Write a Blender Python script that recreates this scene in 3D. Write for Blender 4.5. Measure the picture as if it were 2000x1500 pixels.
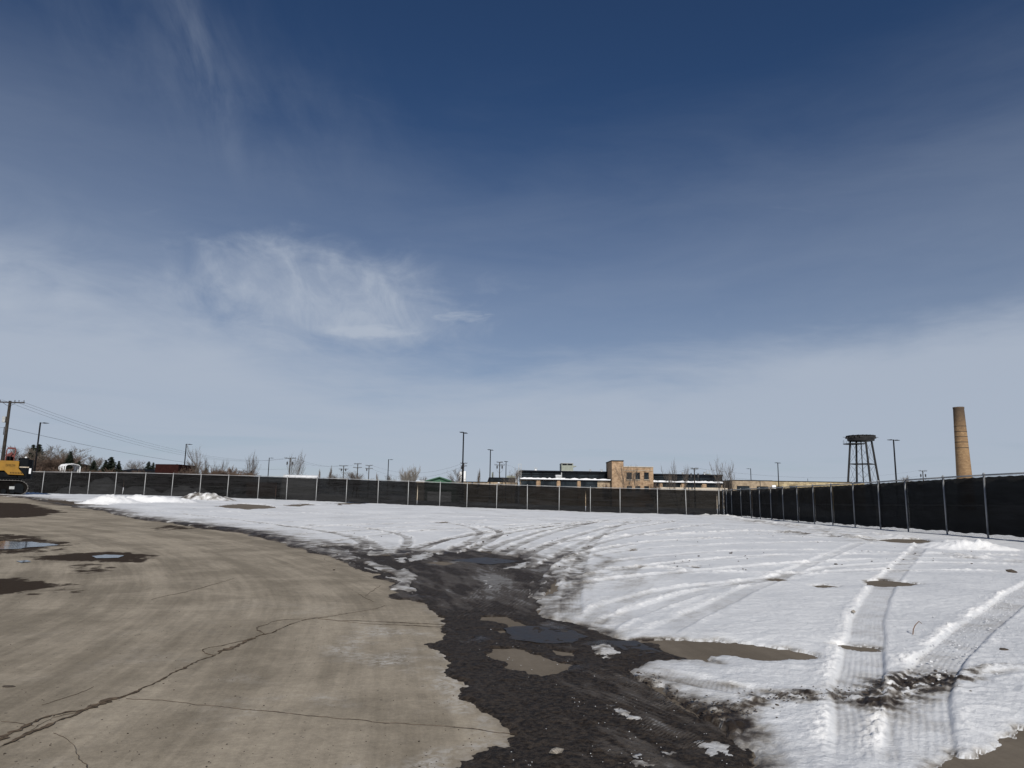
import bpy, bmesh, math, random
import numpy as np
from mathutils import Vector, Matrix

# ------------------------------------------------------------------ camera
sc = bpy.context.scene
for o in list(bpy.data.objects):
    bpy.data.objects.remove(o)
F = 1387.0                       # focal length in photo pixels (photo 2000 x 1500)
CAM_H = 1.40
PITCH = math.atan(224.0 / F)
ROLL = 0.016
cam_d = bpy.data.cameras.new('camera')
cam = bpy.data.objects.new('camera', cam_d)
sc.collection.objects.link(cam)
cam_d.sensor_fit = 'HORIZONTAL'
cam_d.sensor_width = 36.0
cam_d.lens = 36.0 * F / 2000.0
cam_d.clip_start = 0.05
cam_d.clip_end = 20000.0
CAMM = Matrix.Translation((0, 0, CAM_H)) @ Matrix.Rotation(math.pi / 2 + PITCH, 4, 'X') @ Matrix.Rotation(ROLL, 4, 'Z')
cam.matrix_world = CAMM
sc.camera = cam
sc.render.resolution_x, sc.render.resolution_y = 1024, 768
R3 = CAMM.to_3x3()

def ray(px, py):
    v = R3 @ Vector(((px - 1000.0) / F, (750.0 - py) / F, -1.0))
    return v.normalized()

def azel(px, py):
    v = ray(px, py)
    return math.atan2(v.x, v.y), math.asin(v.z)

def P(px, py, d):
    """world point seen at a photo pixel, standing d metres out along +Y"""
    v = ray(px, py)
    t = d / v.y
    return Vector((v.x * t, d, CAM_H + v.z * t))

# ------------------------------------------------------------------ sun, sky, exposure
SUN_AZ, SUN_EL = math.radians(173), math.radians(34)
to_sun = Vector((math.sin(SUN_AZ) * math.cos(SUN_EL), math.cos(SUN_AZ) * math.cos(SUN_EL), math.sin(SUN_EL)))
sun_d = bpy.data.lights.new('sun', 'SUN')
sun_d.energy = 4.3
sun_d.angle = math.radians(0.53)
sun_d.color = (1.0, 0.955, 0.88)
sun = bpy.data.objects.new('sun', sun_d)
sc.collection.objects.link(sun)
sun.rotation_euler = to_sun.to_track_quat('Z', 'Y').to_euler()
sun.location = to_sun * 50

sc.view_settings.view_transform = 'Standard'
sc.view_settings.look = 'None'
sc.view_settings.exposure = 0.0
sc.view_settings.gamma = 1.0
sc.view_settings.use_curve_mapping = False

class NT:
    """tiny node-tree helper"""
    def __init__(s, tree):
        s.t = tree; s.n = tree.nodes; s.l = tree.links
    def new(s, kind, **kw):
        n = s.n.new(kind)
        for k, v in kw.items():
            setattr(n, k, v)
        return n
    def put(s, sock, v):
        if hasattr(v, 'links') or isinstance(v, bpy.types.NodeSocket):
            s.l.new(v, sock)
        elif v is not None:
            sock.default_value = v
    def m(s, op, a, b=None, c=None, clamp=False):
        n = s.new('ShaderNodeMath', operation=op, use_clamp=clamp)
        s.put(n.inputs[0], a)
        if b is not None: s.put(n.inputs[1], b)
        if c is not None: s.put(n.inputs[2], c)
        return n.outputs[0]
    def ss(s, x, lo, hi):
        n = s.new('ShaderNodeMapRange', interpolation_type='SMOOTHSTEP')
        s.put(n.inputs[0], x); n.inputs[1].default_value = lo; n.inputs[2].default_value = hi
        n.inputs[3].default_value = 0.0; n.inputs[4].default_value = 1.0
        return n.outputs[0]
    def mix(s, f, a, b, blend='MIX'):
        n = s.new('ShaderNodeMix', data_type='RGBA', blend_type=blend)
        s.put(n.inputs[0], f)
        for sock, v in ((n.inputs[6], a), (n.inputs[7], b)):
            if isinstance(v, (tuple, list)):
                sock.default_value = (*v, 1.0) if len(v) == 3 else v
            else:
                s.put(sock, v)
        return n.outputs[2]
    def xyz(s, x, y, z):
        n = s.new('ShaderNodeCombineXYZ')
        for i, v in enumerate((x, y, z)): s.put(n.inputs[i], v)
        return n.outputs[0]
    def noise(s, vec, scale, detail=4.0, rough=0.55, dist=0.0, col=False):
        n = s.new('ShaderNodeTexNoise')
        if vec is not None: s.l.new(vec, n.inputs['Vector'])
        n.inputs['Scale'].default_value = scale
        n.inputs['Detail'].default_value = detail
        n.inputs['Roughness'].default_value = rough
        n.inputs['Distortion'].default_value = dist
        return n.outputs['Color' if col else 'Fac']
    def attr(s, name):
        n = s.new('ShaderNodeAttribute', attribute_name=name)
        return n.outputs['Fac']
    def obj(s):
        return s.new('ShaderNodeTexCoord').outputs['Object']
    def pos(s):
        return s.new('ShaderNodeNewGeometry').outputs['Position']
    def map(s, vec, scale=(1, 1, 1), rot=(0, 0, 0), loc=(0, 0, 0)):
        n = s.new('ShaderNodeMapping')
        s.l.new(vec, n.inputs[0])
        n.inputs['Scale'].default_value = scale
        n.inputs['Rotation'].default_value = rot
        n.inputs['Location'].default_value = loc
        return n.outputs[0]

world = bpy.data.worlds.new('World')
sc.world = world
world.use_nodes = True
def build_world():
    W = NT(world.node_tree)
    W.n.clear()
    out = W.new('ShaderNodeOutputWorld')
    bg = W.new('ShaderNodeBackground')
    bg.inputs['Strength'].default_value = 0.05
    W.l.new(bg.outputs[0], out.inputs[0])
    sky = W.new('ShaderNodeTexSky', sky_type='NISHITA')
    sky.sun_disc = False
    sky.sun_elevation = SUN_EL
    sky.sun_rotation = SUN_AZ
    sky.altitude = 1200.0
    sky.air_density = 1.0
    sky.dust_density = 0.15
    sky.ozone_density = 4.0
    vec = W.new('ShaderNodeVectorMath', operation='NORMALIZE')
    W.l.new(W.new('ShaderNodeTexCoord').outputs['Generated'], vec.inputs[0])
    sep = W.new('ShaderNodeSeparateXYZ'); W.l.new(vec.outputs[0], sep.inputs[0])
    x, y, z = sep.outputs
    az = W.m('ARCTAN2', x, y)
    el = W.m('ARCSINE', z)
    # cloud layer seen as a plane overhead, so streaks foreshorten towards the horizon
    plane_den = W.m('ADD', W.m('MAXIMUM', z, 0.0), 0.12)
    pv = W.xyz(W.m('DIVIDE', x, plane_den), W.m('DIVIDE', y, plane_den), 0.0)
    def local(px, py, ang):
        a0, e0 = azel(px, py)
        da = W.m('MULTIPLY', W.m('SUBTRACT', az, a0), math.cos(e0))
        de = W.m('SUBTRACT', el, e0)
        c, s_ = math.cos(ang), math.sin(ang)
        lx = W.m('ADD', W.m('MULTIPLY', da, c), W.m('MULTIPLY', de, s_))
        ly = W.m('SUBTRACT', W.m('MULTIPLY', de, c), W.m('MULTIPLY', da, s_))
        return lx, ly
    def gauss(lx, ly, sx, sy):
        q = W.m('ADD', W.m('POWER', W.m('ABSOLUTE', W.m('DIVIDE', lx, sx)), 2.0), W.m('POWER', W.m('ABSOLUTE', W.m('DIVIDE', ly, sy)), 2.0))
        return W.m('EXPONENT', W.m('MULTIPLY', q, -1.0))
    # base blue of the clear sky, deepened a little
    hs = W.new('ShaderNodeHueSaturation')
    hs.inputs['Hue'].default_value = 0.505
    hs.inputs['Saturation'].default_value = 1.13
    hs.inputs['Value'].default_value = 1.0
    W.l.new(sky.outputs[0], hs.inputs['Color'])
    base = hs.outputs[0]
    # stratus bank along the horizon
    n1 = W.noise(W.xyz(W.m('MULTIPLY', az, 2.2), W.m('MULTIPLY', el, 9.0), 3.1), 1.0, 6.0, 0.6, 0.6)
    n2 = W.noise(W.xyz(W.m('MULTIPLY', az, 9.0), W.m('MULTIPLY', el, 40.0), 1.7), 1.0, 5.0, 0.6, 0.8)
    wob = W.m('ADD', W.m('MULTIPLY', W.m('SUBTRACT', n1, 0.5), 0.16), W.m('MULTIPLY', W.m('SUBTRACT', n2, 0.5), 0.035))
    edge = W.m('SUBTRACT', W.m('ADD', el, wob), W.m('MULTIPLY', W.m('MINIMUM', W.m('MULTIPLY', az, az), 0.4), 0.13))
    bank = W.ss(edge, 0.225, 0.115)
    haze = W.ss(edge, 0.58, 0.04)
    # bank is broken by bluer bands low down
    n3 = W.noise(W.xyz(W.m('MULTIPLY', az, 3.0), W.m('MULTIPLY', el, 30.0), 8.3), 1.0, 4.0, 0.55, 0.4)
    band = W.m('MULTIPLY', W.ss(n3, 0.50, 0.72), W.ss(el, 0.16, 0.02))
    bank_d = W.m('MULTIPLY', bank, W.m('SUBTRACT', 0.80, W.m('MULTIPLY', band, 0.42)))
    haze_d = W.m('MULTIPLY', haze, 0.46)
    # thin cirrus everywhere, wispy
    warp = W.noise(pv, 0.5, 2.0, 0.55, 0.0, col=True)
    pw = W.new('ShaderNodeVectorMath', operation='MULTIPLY_ADD')
    W.l.new(warp, pw.inputs[0]); pw.inputs[1].default_value = (1.2, 1.2, 0); W.l.new(pv, pw.inputs[2])
    c1 = W.noise(W.map(pw.outputs[0], (0.5, 1.5, 1), (0, 0, 0.6)), 1.0, 4.0, 0.60, 0.3)
    c2 = W.noise(pv, 0.24, 3.0, 0.5)
    cir = W.m('MULTIPLY', W.ss(c1, 0.46, 0.82), W.ss(c2, 0.50, 0.70))
    cir_d = W.m('MULTIPLY', cir, 0.20)
    # the bright combed cirrus patch left of centre
    lx, ly = local(640, 575, math.radians(-4))
    body = gauss(lx, ly, 0.20, 0.078)
    sx = W.m('ADD', W.m('MULTIPLY', lx, 0.80), W.m('MULTIPLY', ly, 0.60))
    sy = W.m('SUBTRACT', W.m('MULTIPLY', ly, 0.80), W.m('MULTIPLY', lx, 0.60))
    comb = W.noise(W.xyz(W.m('MULTIPLY', sx, 22.0), W.m('MULTIPLY', sy, 12.0), 5.2), 1.0, 6.0, 0.66, 0.6)
    fl = W.noise(W.xyz(W.m('MULTIPLY', lx, 9.0), W.m('MULTIPLY', ly, 16.0), 2.2), 1.0, 6.0, 0.60, 0.7)
    w1 = W.m('MULTIPLY', W.ss(W.m('ADD', body, W.m('MULTIPLY', W.m('SUBTRACT', fl, 0.5), 1.25)), 0.22, 0.95),
             W.m('ADD', 0.50, W.m('MULTIPLY', W.ss(comb, 0.30, 0.72), 0.50)))
    w1 = W.m('MULTIPLY', w1, 0.80)
    # long thin leading streak below it
    lx, ly = local(715, 648, math.radians(3))
    fl2 = W.noise(W.xyz(W.m('MULTIPLY', lx, 22.0), W.m('MULTIPLY', ly, 90.0), 0.4), 1.0, 6.0, 0.62, 0.8)
    w2 = W.m('MULTIPLY', W.ss(W.m('ADD', gauss(lx, ly, 0.062, 0.011), W.m('MULTIPLY', W.m('SUBTRACT', fl2, 0.5), 1.1)), 0.26, 0.85), 0.80)
    lx, ly = local(900, 618, math.radians(2))
    w2b = W.m('MULTIPLY', W.ss(W.m('ADD', gauss(lx, ly, 0.055, 0.011), W.m('MULTIPLY', W.m('SUBTRACT', fl2, 0.5), 1.5)), 0.45, 1.1), 0.5)
    # pale veil on the left
    lx, ly = local(60, 560, math.radians(-8))
    w3 = W.m('MULTIPLY', W.m('MULTIPLY', gauss(lx, ly, 0.32, 0.075), W.ss(fl, 0.15, 0.75)), 0.55)
    # tall faint plume high on the left
    lx, ly = local(385, 100, math.radians(-63))
    fl3 = W.noise(W.xyz(W.m('MULTIPLY', lx, 6.0), W.m('MULTIPLY', ly, 14.0), 6.4), 1.0, 6.0, 0.6, 0.35)
    w4 = W.m('MULTIPLY', W.m('MULTIPLY', gauss(lx, ly, 0.095, 0.020), W.ss(fl3, 0.2, 0.75)), 0.26)
    lx, ly = local(420, 160, math.radians(-20))
    w5 = W.m('MULTIPLY', W.m('MULTIPLY', gauss(lx, ly, 0.20, 0.085), W.ss(fl3, 0.25, 0.8)), 0.13)
    lx, ly = local(80, 215, math.radians(-4))
    w6 = W.m('MULTIPLY', W.m('MULTIPLY', gauss(lx, ly, 0.30, 0.05), W.ss(n1, 0.25, 0.75)), 0.14)
    d = bank_d
    for q in (haze_d, cir_d, w1, w2, w2b, w3, w4, w5, w6):
        d = W.m('SUBTRACT', 1.0, W.m('MULTIPLY', W.m('SUBTRACT', 1.0, d), W.m('SUBTRACT', 1.0, q)))
    d = W.m('MINIMUM', W.m('MAXIMUM', d, 0.0), 1.0)
    cloud_col = W.new('ShaderNodeRGB'); cloud_col.outputs[0].default_value = (8.5, 9.6, 11.4, 1)
    W.put(bg.inputs['Color'], W.mix(d, base, cloud_col.outputs[0]))
build_world()

# ------------------------------------------------------------------ object helpers
COL = sc.collection
def link(o, parent=None):
    COL.objects.link(o)
    if parent is not None:
        o.parent = parent
    return o
def tag(o, label=None, cat=None, group=None, kind=None):
    if label: o['label'] = label
    if cat: o['category'] = cat
    if group: o['group'] = group
    if kind: o['kind'] = kind
    return o
def empty(name, loc, rz=0.0, label=None, cat=None, group=None):
    o = bpy.data.objects.new(name, None)
    o.empty_display_size = 0.2
    o.location = loc; o.rotation_euler = (0, 0, rz)
    link(o)
    return tag(o, label, cat, group)
def copy_tree(o, parent=None):
    c = o.copy(); COL.objects.link(c)
    if parent is not None:
        c.parent = parent
    for ch in list(o.children):
        copy_tree(ch, c)
    return c

class MB:
    """collects boxes, tubes, prisms into one mesh"""
    def __init__(s):
        s.v = []; s.f = []
    def add(s, vs, fs):
        b = len(s.v)
        s.v += [tuple(v) for v in vs]
        s.f += [tuple(i + b for i in f) for f in fs]
        return s
    def box(s, x0, x1, y0, y1, z0, z1):
        vs = [(x, y, z) for z in (z0, z1) for y in (y0, y1) for x in (x0, x1)]
        return s.add(vs, [(0, 2, 3, 1), (4, 5, 7, 6), (0, 1, 5, 4), (2, 6, 7, 3), (0, 4, 6, 2), (1, 3, 7, 5)])
    def tube(s, a, b, r0, r1=None, n=6, caps=True):
        a, b = Vector(a), Vector(b)
        if r1 is None: r1 = r0
        d = b - a
        if d.length < 1e-6: return s
        d.normalize()
        u = d.orthogonal().normalized(); w = d.cross(u)
        vs = []
        for p, r in ((a, r0), (b, r1)):
            for i in range(n):
                t = 2 * math.pi * i / n
                vs.append(p + (u * math.cos(t) + w * math.sin(t)) * r)
        fs = [(i, (i + 1) % n, n + (i + 1) % n, n + i) for i in range(n)]
        if caps:
            fs += [tuple(range(n - 1, -1, -1)), tuple(range(n, 2 * n))]
        return s.add(vs, fs)
    def path(s, pts, r, n=5):
        """tube along a polyline; r float or list"""
        pts = [Vector(p) for p in pts]
        rs = r if isinstance(r, (list, tuple)) else [r] * len(pts)
        rings = []; u = None
        for i, p in enumerate(pts):
            d = (pts[min(i + 1, len(pts) - 1)] - pts[max(i - 1, 0)])
            d = d.normalized() if d.length > 1e-9 else Vector((0, 0, 1))
            u = d.orthogonal().normalized() if u is None else (u - d * u.dot(d)).normalized()
            w = d.cross(u)
            rings.append([p + (u * math.cos(2 * math.pi * k / n) + w * math.sin(2 * math.pi * k / n)) * rs[i] for k in range(n)])
        vs = [v for ring in rings for v in ring]
        fs = []
        for i in range(len(pts) - 1):
            for k in range(n):
                fs.append((i * n + k, i * n + (k + 1) % n, (i + 1) * n + (k + 1) % n, (i + 1) * n + k))
        fs += [tuple(range(n - 1, -1, -1)), tuple(range((len(pts) - 1) * n, len(pts) * n))]
        return s.add(vs, fs)
    def prism(s, poly, axis, t0, t1):
        """extrude a 2-D polygon; axis 'y': poly is (x,z); 'x': (y,z); 'z': (x,y)"""
        def mk(p, t):
            if axis == 'y': return (p[0], t, p[1])
            if axis == 'x': return (t, p[0], p[1])
            return (p[0], p[1], t)
        n = len(poly)
        vs = [mk(p, t0) for p in poly] + [mk(p, t1) for p in poly]
        fs = [tuple(range(n)), tuple(range(2 * n - 1, n - 1, -1))]
        fs += [(i, n + i, n + (i + 1) % n, (i + 1) % n) for i in range(n)]
        return s.add(vs, fs)
    def lathe(s, prof, c=(0, 0, 0), n=16):
        vs = []; m = len(prof)
        for r, z in prof:
            for k in range(n):
                t = 2 * math.pi * k / n
                vs.append((c[0] + r * math.cos(t), c[1] + r * math.sin(t), c[2] + z))
        fs = [(i * n + k, i * n + (k + 1) % n, (i + 1) * n + (k + 1) % n, (i + 1) * n + k) for i in range(m - 1) for k in range(n)]
        fs += [tuple(range(n - 1, -1, -1)), tuple(range((m - 1) * n, m * n))]
        return s.add(vs, fs)
    def mesh(s, name, mat):
        me = bpy.data.meshes.new(name)
        me.from_pydata(s.v, [], s.f)
        bm = bmesh.new(); bm.from_mesh(me)
        bmesh.ops.recalc_face_normals(bm, faces=bm.faces)
        bm.to_mesh(me); bm.free()
        if mat is not None: me.materials.append(mat)
        return me
    def build(s, name, mat, parent=None, smooth=False, bevel=0.0):
        me = s.mesh(name, mat)
        if smooth:
            me.polygons.foreach_set('use_smooth', [True] * len(me.polygons))
        o = bpy.data.objects.new(name, me)
        link(o, parent)
        if bevel > 0:
            b = o.modifiers.new('bevel', 'BEVEL'); b.width = bevel; b.segments = 2; b.limit_method = 'ANGLE'
        return o

# ------------------------------------------------------------------ materials
MATS = {}
def mat_new(name):
    m = bpy.data.materials.new(name); m.use_nodes = True
    t = NT(m.node_tree); t.n.clear()
    out = t.new('ShaderNodeOutputMaterial'); b = t.new('ShaderNodeBsdfPrincipled')
    t.l.new(b.outputs[0], out.inputs[0])
    MATS[name] = m
    return m, t, b, out
def simple(name, col, rough=0.6, metal=0.0, var=0.25, scale=3.0, bump=0.0, bscale=20.0, spec=0.4):
    m, t, b, out = mat_new(name)
    n = t.noise(t.obj(), scale, 5.0, 0.6)
    lo = tuple(c * (1 - var) for c in col); hi = tuple(min(1, c * (1 + var)) for c in col)
    t.put(b.inputs['Base Color'], t.mix(t.ss(n, 0.3, 0.7), lo, hi))
    b.inputs['Roughness'].default_value = rough
    b.inputs['Metallic'].default_value = metal
    b.inputs['Specular IOR Level'].default_value = spec
    if bump > 0:
        bp = t.new('ShaderNodeBump'); bp.inputs['Strength'].default_value = bump; bp.inputs['Distance'].default_value = 0.02
        t.put(bp.inputs['Height'], t.noise(t.obj(), bscale, 4.0, 0.6))
        t.l.new(bp.outputs[0], b.inputs['Normal'])
    return m

# ------------------------------------------------------------------ terrain and noise
def sstep(a, b, x):
    t = np.clip((x - a) / (b - a), 0.0, 1.0)
    return t * t * (3 - 2 * t)
def terrain(x, y):
    x = np.asarray(x, dtype=np.float64); y = np.asarray(y, dtype=np.float64)
    a = np.interp(x, [-120, -52, -39, -22, -1.5, 8, 20, 60], [1.2, 1.06, 1.06, 0.82, 0.34, 0.16, 0.07, 0.0])
    z = a * sstep(10, 55, y)
    z = z + 0.13 * np.exp(-((x - 19) / 7.0) ** 2 - ((y - 26) / 11.0) ** 2)
    return z
def Tz(x, y):
    return float(terrain(x, y))
def G(px, py):
    """point of the terrain seen at a photo pixel"""
    v = ray(px, py)
    lo, hi, t = 0.5, None, 1.0
    prev = 0.5
    while t < 400:
        p = v * t
        if CAM_H + p.z < Tz(p.x, p.y):
            hi = t; break
        prev = t; t *= 1.05
    if hi is None:
        hi = prev = 120.0 / v.y
    lo = prev
    for _ in range(30):
        m = 0.5 * (lo + hi); p = v * m
        if CAM_H + p.z < Tz(p.x, p.y): hi = m
        else: lo = m
    p = v * hi
    return (p.x, p.y)
def GL(pts):
    return [G(*p) for p in pts]

def _hash(ix, iy, seed):
    h = (ix.astype(np.int64) * 374761393 + iy.astype(np.int64) * 668265263 + seed * 1274126177) & 0xFFFFFFFF
    h = ((h ^ (h >> 13)) * 1274126177) & 0xFFFFFFFF
    return ((h ^ (h >> 16)) & 0xFFFF).astype(np.float32) / 65536.0
def pnoise(x, y, seed=0):
    """2-D gradient noise, about -1..1"""
    x = np.asarray(x, np.float32); y = np.asarray(y, np.float32)
    xi = np.floor(x); yi = np.floor(y)
    fx = x - xi; fy = y - yi
    u = fx * fx * fx * (fx * (fx * 6 - 15) + 10); v = fy * fy * fy * (fy * (fy * 6 - 15) + 10)
    def g(ox, oy):
        a = _hash(xi + ox, yi + oy, seed) * np.float32(2 * math.pi)
        return np.cos(a) * (fx - ox) + np.sin(a) * (fy - oy)
    n0 = g(0, 0) * (1 - u) + g(1, 0) * u
    n1 = g(0, 1) * (1 - u) + g(1, 1) * u
    return (n0 * (1 - v) + n1 * v) * np.float32(1.5)
def fbm(x, y, seed=0, octv=4, gain=0.5):
    s = 0; a = 1.0; t = 0
    for i in range(octv):
        s = s + a * pnoise(x * 2 ** i + 17.3 * i, y * 2 ** i - 9.1 * i, seed + i)
        t += a; a *= gain
    return s / t

def seg_dist2(x, y, a, b):
    dx, dy = b[0] - a[0], b[1] - a[1]
    L = dx * dx + dy * dy + 1e-12
    t = np.clip(((x - a[0]) * dx + (y - a[1]) * dy) / L, 0, 1)
    ex = x - (a[0] + t * dx); ey = y - (a[1] + t * dy)
    return ex * ex + ey * ey
def sd_poly(poly, x, y, far=6.0):
    """signed distance, positive inside; clipped to -far outside its box"""
    poly = [(float(a), float(b)) for a, b in poly]
    xs = [p[0] for p in poly]; ys = [p[1] for p in poly]
    out = np.full(x.shape, -far, np.float32)
    sel = (x > min(xs) - far) & (x < max(xs) + far) & (y > min(ys) - far) & (y < max(ys) + far)
    X = x[sel]; Y = y[sel]
    if X.size == 0: return out
    d2 = np.full(X.shape, 1e9, np.float32); ins = np.zeros(X.shape, bool)
    n = len(poly)
    for i in range(n):
        a, b = poly[i], poly[(i + 1) % n]
        d2 = np.minimum(d2, seg_dist2(X, Y, a, b))
        c = ((a[1] > Y) != (b[1] > Y))
        if b[1] != a[1]:
            ins ^= c & (X < (b[0] - a[0]) * (Y - a[1]) / (b[1] - a[1]) + a[0])
    d = np.sqrt(d2)
    out[sel] = np.where(ins, d, -d)
    return out
def catmull(pts, step=0.35):
    pts = [np.array(p, float) for p in pts]
    if len(pts) < 3:
        return pts
    q = [2 * pts[0] - pts[1]] + pts + [2 * pts[-1] - pts[-2]]
    res = []
    for i in range(1, len(q) - 2):
        p0, p1, p2, p3 = q[i - 1], q[i], q[i + 1], q[i + 2]
        n = int(min(14, max(2, np.linalg.norm(p2 - p1) / step)))
        for k in range(n):
            t = k / n
            res.append(0.5 * (2 * p1 + (p2 - p0) * t + (2 * p0 - 5 * p1 + 4 * p2 - p3) * t * t + (3 * p1 - p0 - 3 * p2 + p3) * t ** 3))
    res.append(pts[-1])
    return res
def line_field(pts, x, y, reach):
    """-> sel mask, lateral offset, along coordinate, end fade for vertices near a world polyline"""
    pts = [np.array(p, float) for p in pts]
    xs = [p[0] for p in pts]; ys = [p[1] for p in pts]
    sel = np.nonzero((x > min(xs) - reach) & (x < max(xs) + reach) & (y > min(ys) - reach) & (y < max(ys) + reach))[0]
    X = x[sel]; Y = y[sel]
    best = np.full(X.shape, 1e9, np.float32); lat = np.zeros(X.shape, np.float32); al = np.zeros(X.shape, np.float32)
    acc = 0.0
    for a, b in zip(pts[:-1], pts[1:]):
        d = b - a; L = float(np.hypot(*d)); 
        if L < 1e-6: continue
        t = np.clip(((X - a[0]) * d[0] + (Y - a[1]) * d[1]) / (L * L), 0, 1)
        ex = X - (a[0] + t * d[0]); ey = Y - (a[1] + t * d[1])
        q = ex * ex + ey * ey
        m = q < best
        best = np.where(m, q, best)
        sgn = np.sign(d[0] * ey - d[1] * ex)
        lat = np.where(m, sgn * np.sqrt(q), lat)
        al = np.where(m, acc + t * L, al)
        acc += L
    k = np.abs(lat) < reach
    return sel[k], lat[k], al[k], acc

# ------------------------------------------------------------------ outlines read off the photograph
PAVE_EDGE = [(-60, 966), (0, 969), (60, 974), (110, 984), (190, 997), (270, 1013), (330, 1021), (400, 1033), (470, 1041), (520, 1052), (570, 1066), (610, 1078), (660, 1092), (700, 1107), (748, 1122), (772, 1138), (765, 1150), (800, 1160), (850, 1185), (872, 1200), (905, 1232), (900, 1250), (880, 1262), (905, 1278), (908, 1300), (915, 1330), (935, 1352), (955, 1378), (985, 1405), (1008, 1436), (1000, 1455), (910, 1490), (890, 1540)]
PAVE = GL(PAVE_EDGE) + [(-0.45, 3.2), (-0.5, 0.6), (-95, 0.6), (-95, 50)]
SLUSH = GL([(560, 1060), (620, 1074), (665, 1089), (700, 1102), (748, 1118), (772, 1134), (765, 1148), (800, 1157), (812, 1172), (850, 1184), (872, 1199), (882, 1215), (905, 1232), (900, 1250), (880, 1262), (905, 1278), (908, 1300), (915, 1330), (935, 1352), (955, 1378), (985, 1405), (1008, 1436), (1012, 1450), (960, 1470), (910, 1490), (890, 1540),
    (1480, 1540), (1462, 1480), (1440, 1440), (1400, 1415), (1350, 1388), (1310, 1362), (1270, 1338), (1240, 1318), (1262, 1300), (1320, 1293), (1290, 1278), (1245, 1254), (1205, 1248), (1180, 1238), (1150, 1226), (1100, 1214), (1060, 1206), (1050, 1194), (1062, 1168), (1082, 1140), (1094, 1121), (1080, 1105), (1055, 1094), (1000, 1086), (930, 1077), (860, 1081), (800, 1077), (760, 1085), (730, 1078), (690, 1065), (640, 1066), (600, 1060)])
SLUSH_FINGERS = [GL(q) for q in (
    [(757, 1163), (790, 1159), (840, 1163), (860, 1182), (800, 1173), (765, 1170)],
    [(858, 1252), (880, 1245), (930, 1243), (945, 1272), (890, 1268), (868, 1262)],
    [(690, 1106), (720, 1101), (770, 1110), (800, 1128), (750, 1116), (715, 1110)],
    [(1240, 1253), (1285, 1257), (1310, 1275), (1335, 1290), (1280, 1290), (1220, 1270)])]
ISLANDS = [GL(q) for q in (
    [(935, 1207), (985, 1206), (1025, 1220), (1030, 1231), (1000, 1230), (985, 1218), (940, 1212)],
    [(951, 1277), (972, 1267), (1014, 1270), (1035, 1276), (1068, 1285), (1119, 1300), (1100, 1309), (1077, 1313), (1044, 1317), (1005, 1309), (993, 1297)],
    [(1072, 1267), (1128, 1279), (1124, 1283), (1105, 1280), (1078, 1274)],
    [(1031, 1240), (1050, 1243), (1056, 1249), (1040, 1248)],
    [(1101, 1240), (1114, 1242), (1110, 1249), (1102, 1248)],
    [(836, 1100), (862, 1097), (890, 1101), (865, 1105)],
    [(975, 1233), (996, 1232), (1000, 1237), (980, 1238)])]
PATCHES = [GL(q) for q in (
    [(1245, 1252), (1330, 1251), (1440, 1257), (1520, 1268), (1570, 1276), (1608, 1288), (1560, 1290), (1480, 1293), (1440, 1285), (1400, 1284), (1375, 1294), (1320, 1290)],
    [(1690, 1136), (1725, 1133), (1770, 1139), (1803, 1143), (1760, 1147), (1700, 1146)],
    [(1578, 1145), (1610, 1142), (1648, 1147), (1600, 1150)],
    [(1496, 1133), (1520, 1131), (1553, 1135), (1525, 1138)],
    [(1615, 1262), (1640, 1258), (1712, 1266), (1708, 1273), (1640, 1270)],
    [(1700, 1057), (1745, 1052), (1800, 1053), (1822, 1058), (1780, 1063), (1720, 1061)],
    [(1815, 1492), (1850, 1470), (1905, 1478), (1935, 1462), (1960, 1445), (2010, 1432), (2120, 1440), (2120, 1560), (1800, 1560)],
    [(420, 991), (470, 984), (520, 987), (545, 993), (480, 997)],
    [(545, 988), (600, 984), (625, 987), (580, 991)],
    [(55, 976), (120, 978), (200, 981), (265, 977), (200, 988), (110, 988)],
    [(620, 985), (690, 982), (720, 984), (680, 987)],
    [(1345, 1109), (1365, 1107), (1375, 1110), (1358, 1112)],
    [(1225, 1075), (1240, 1073), (1250, 1076), (1236, 1078)])]
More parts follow.
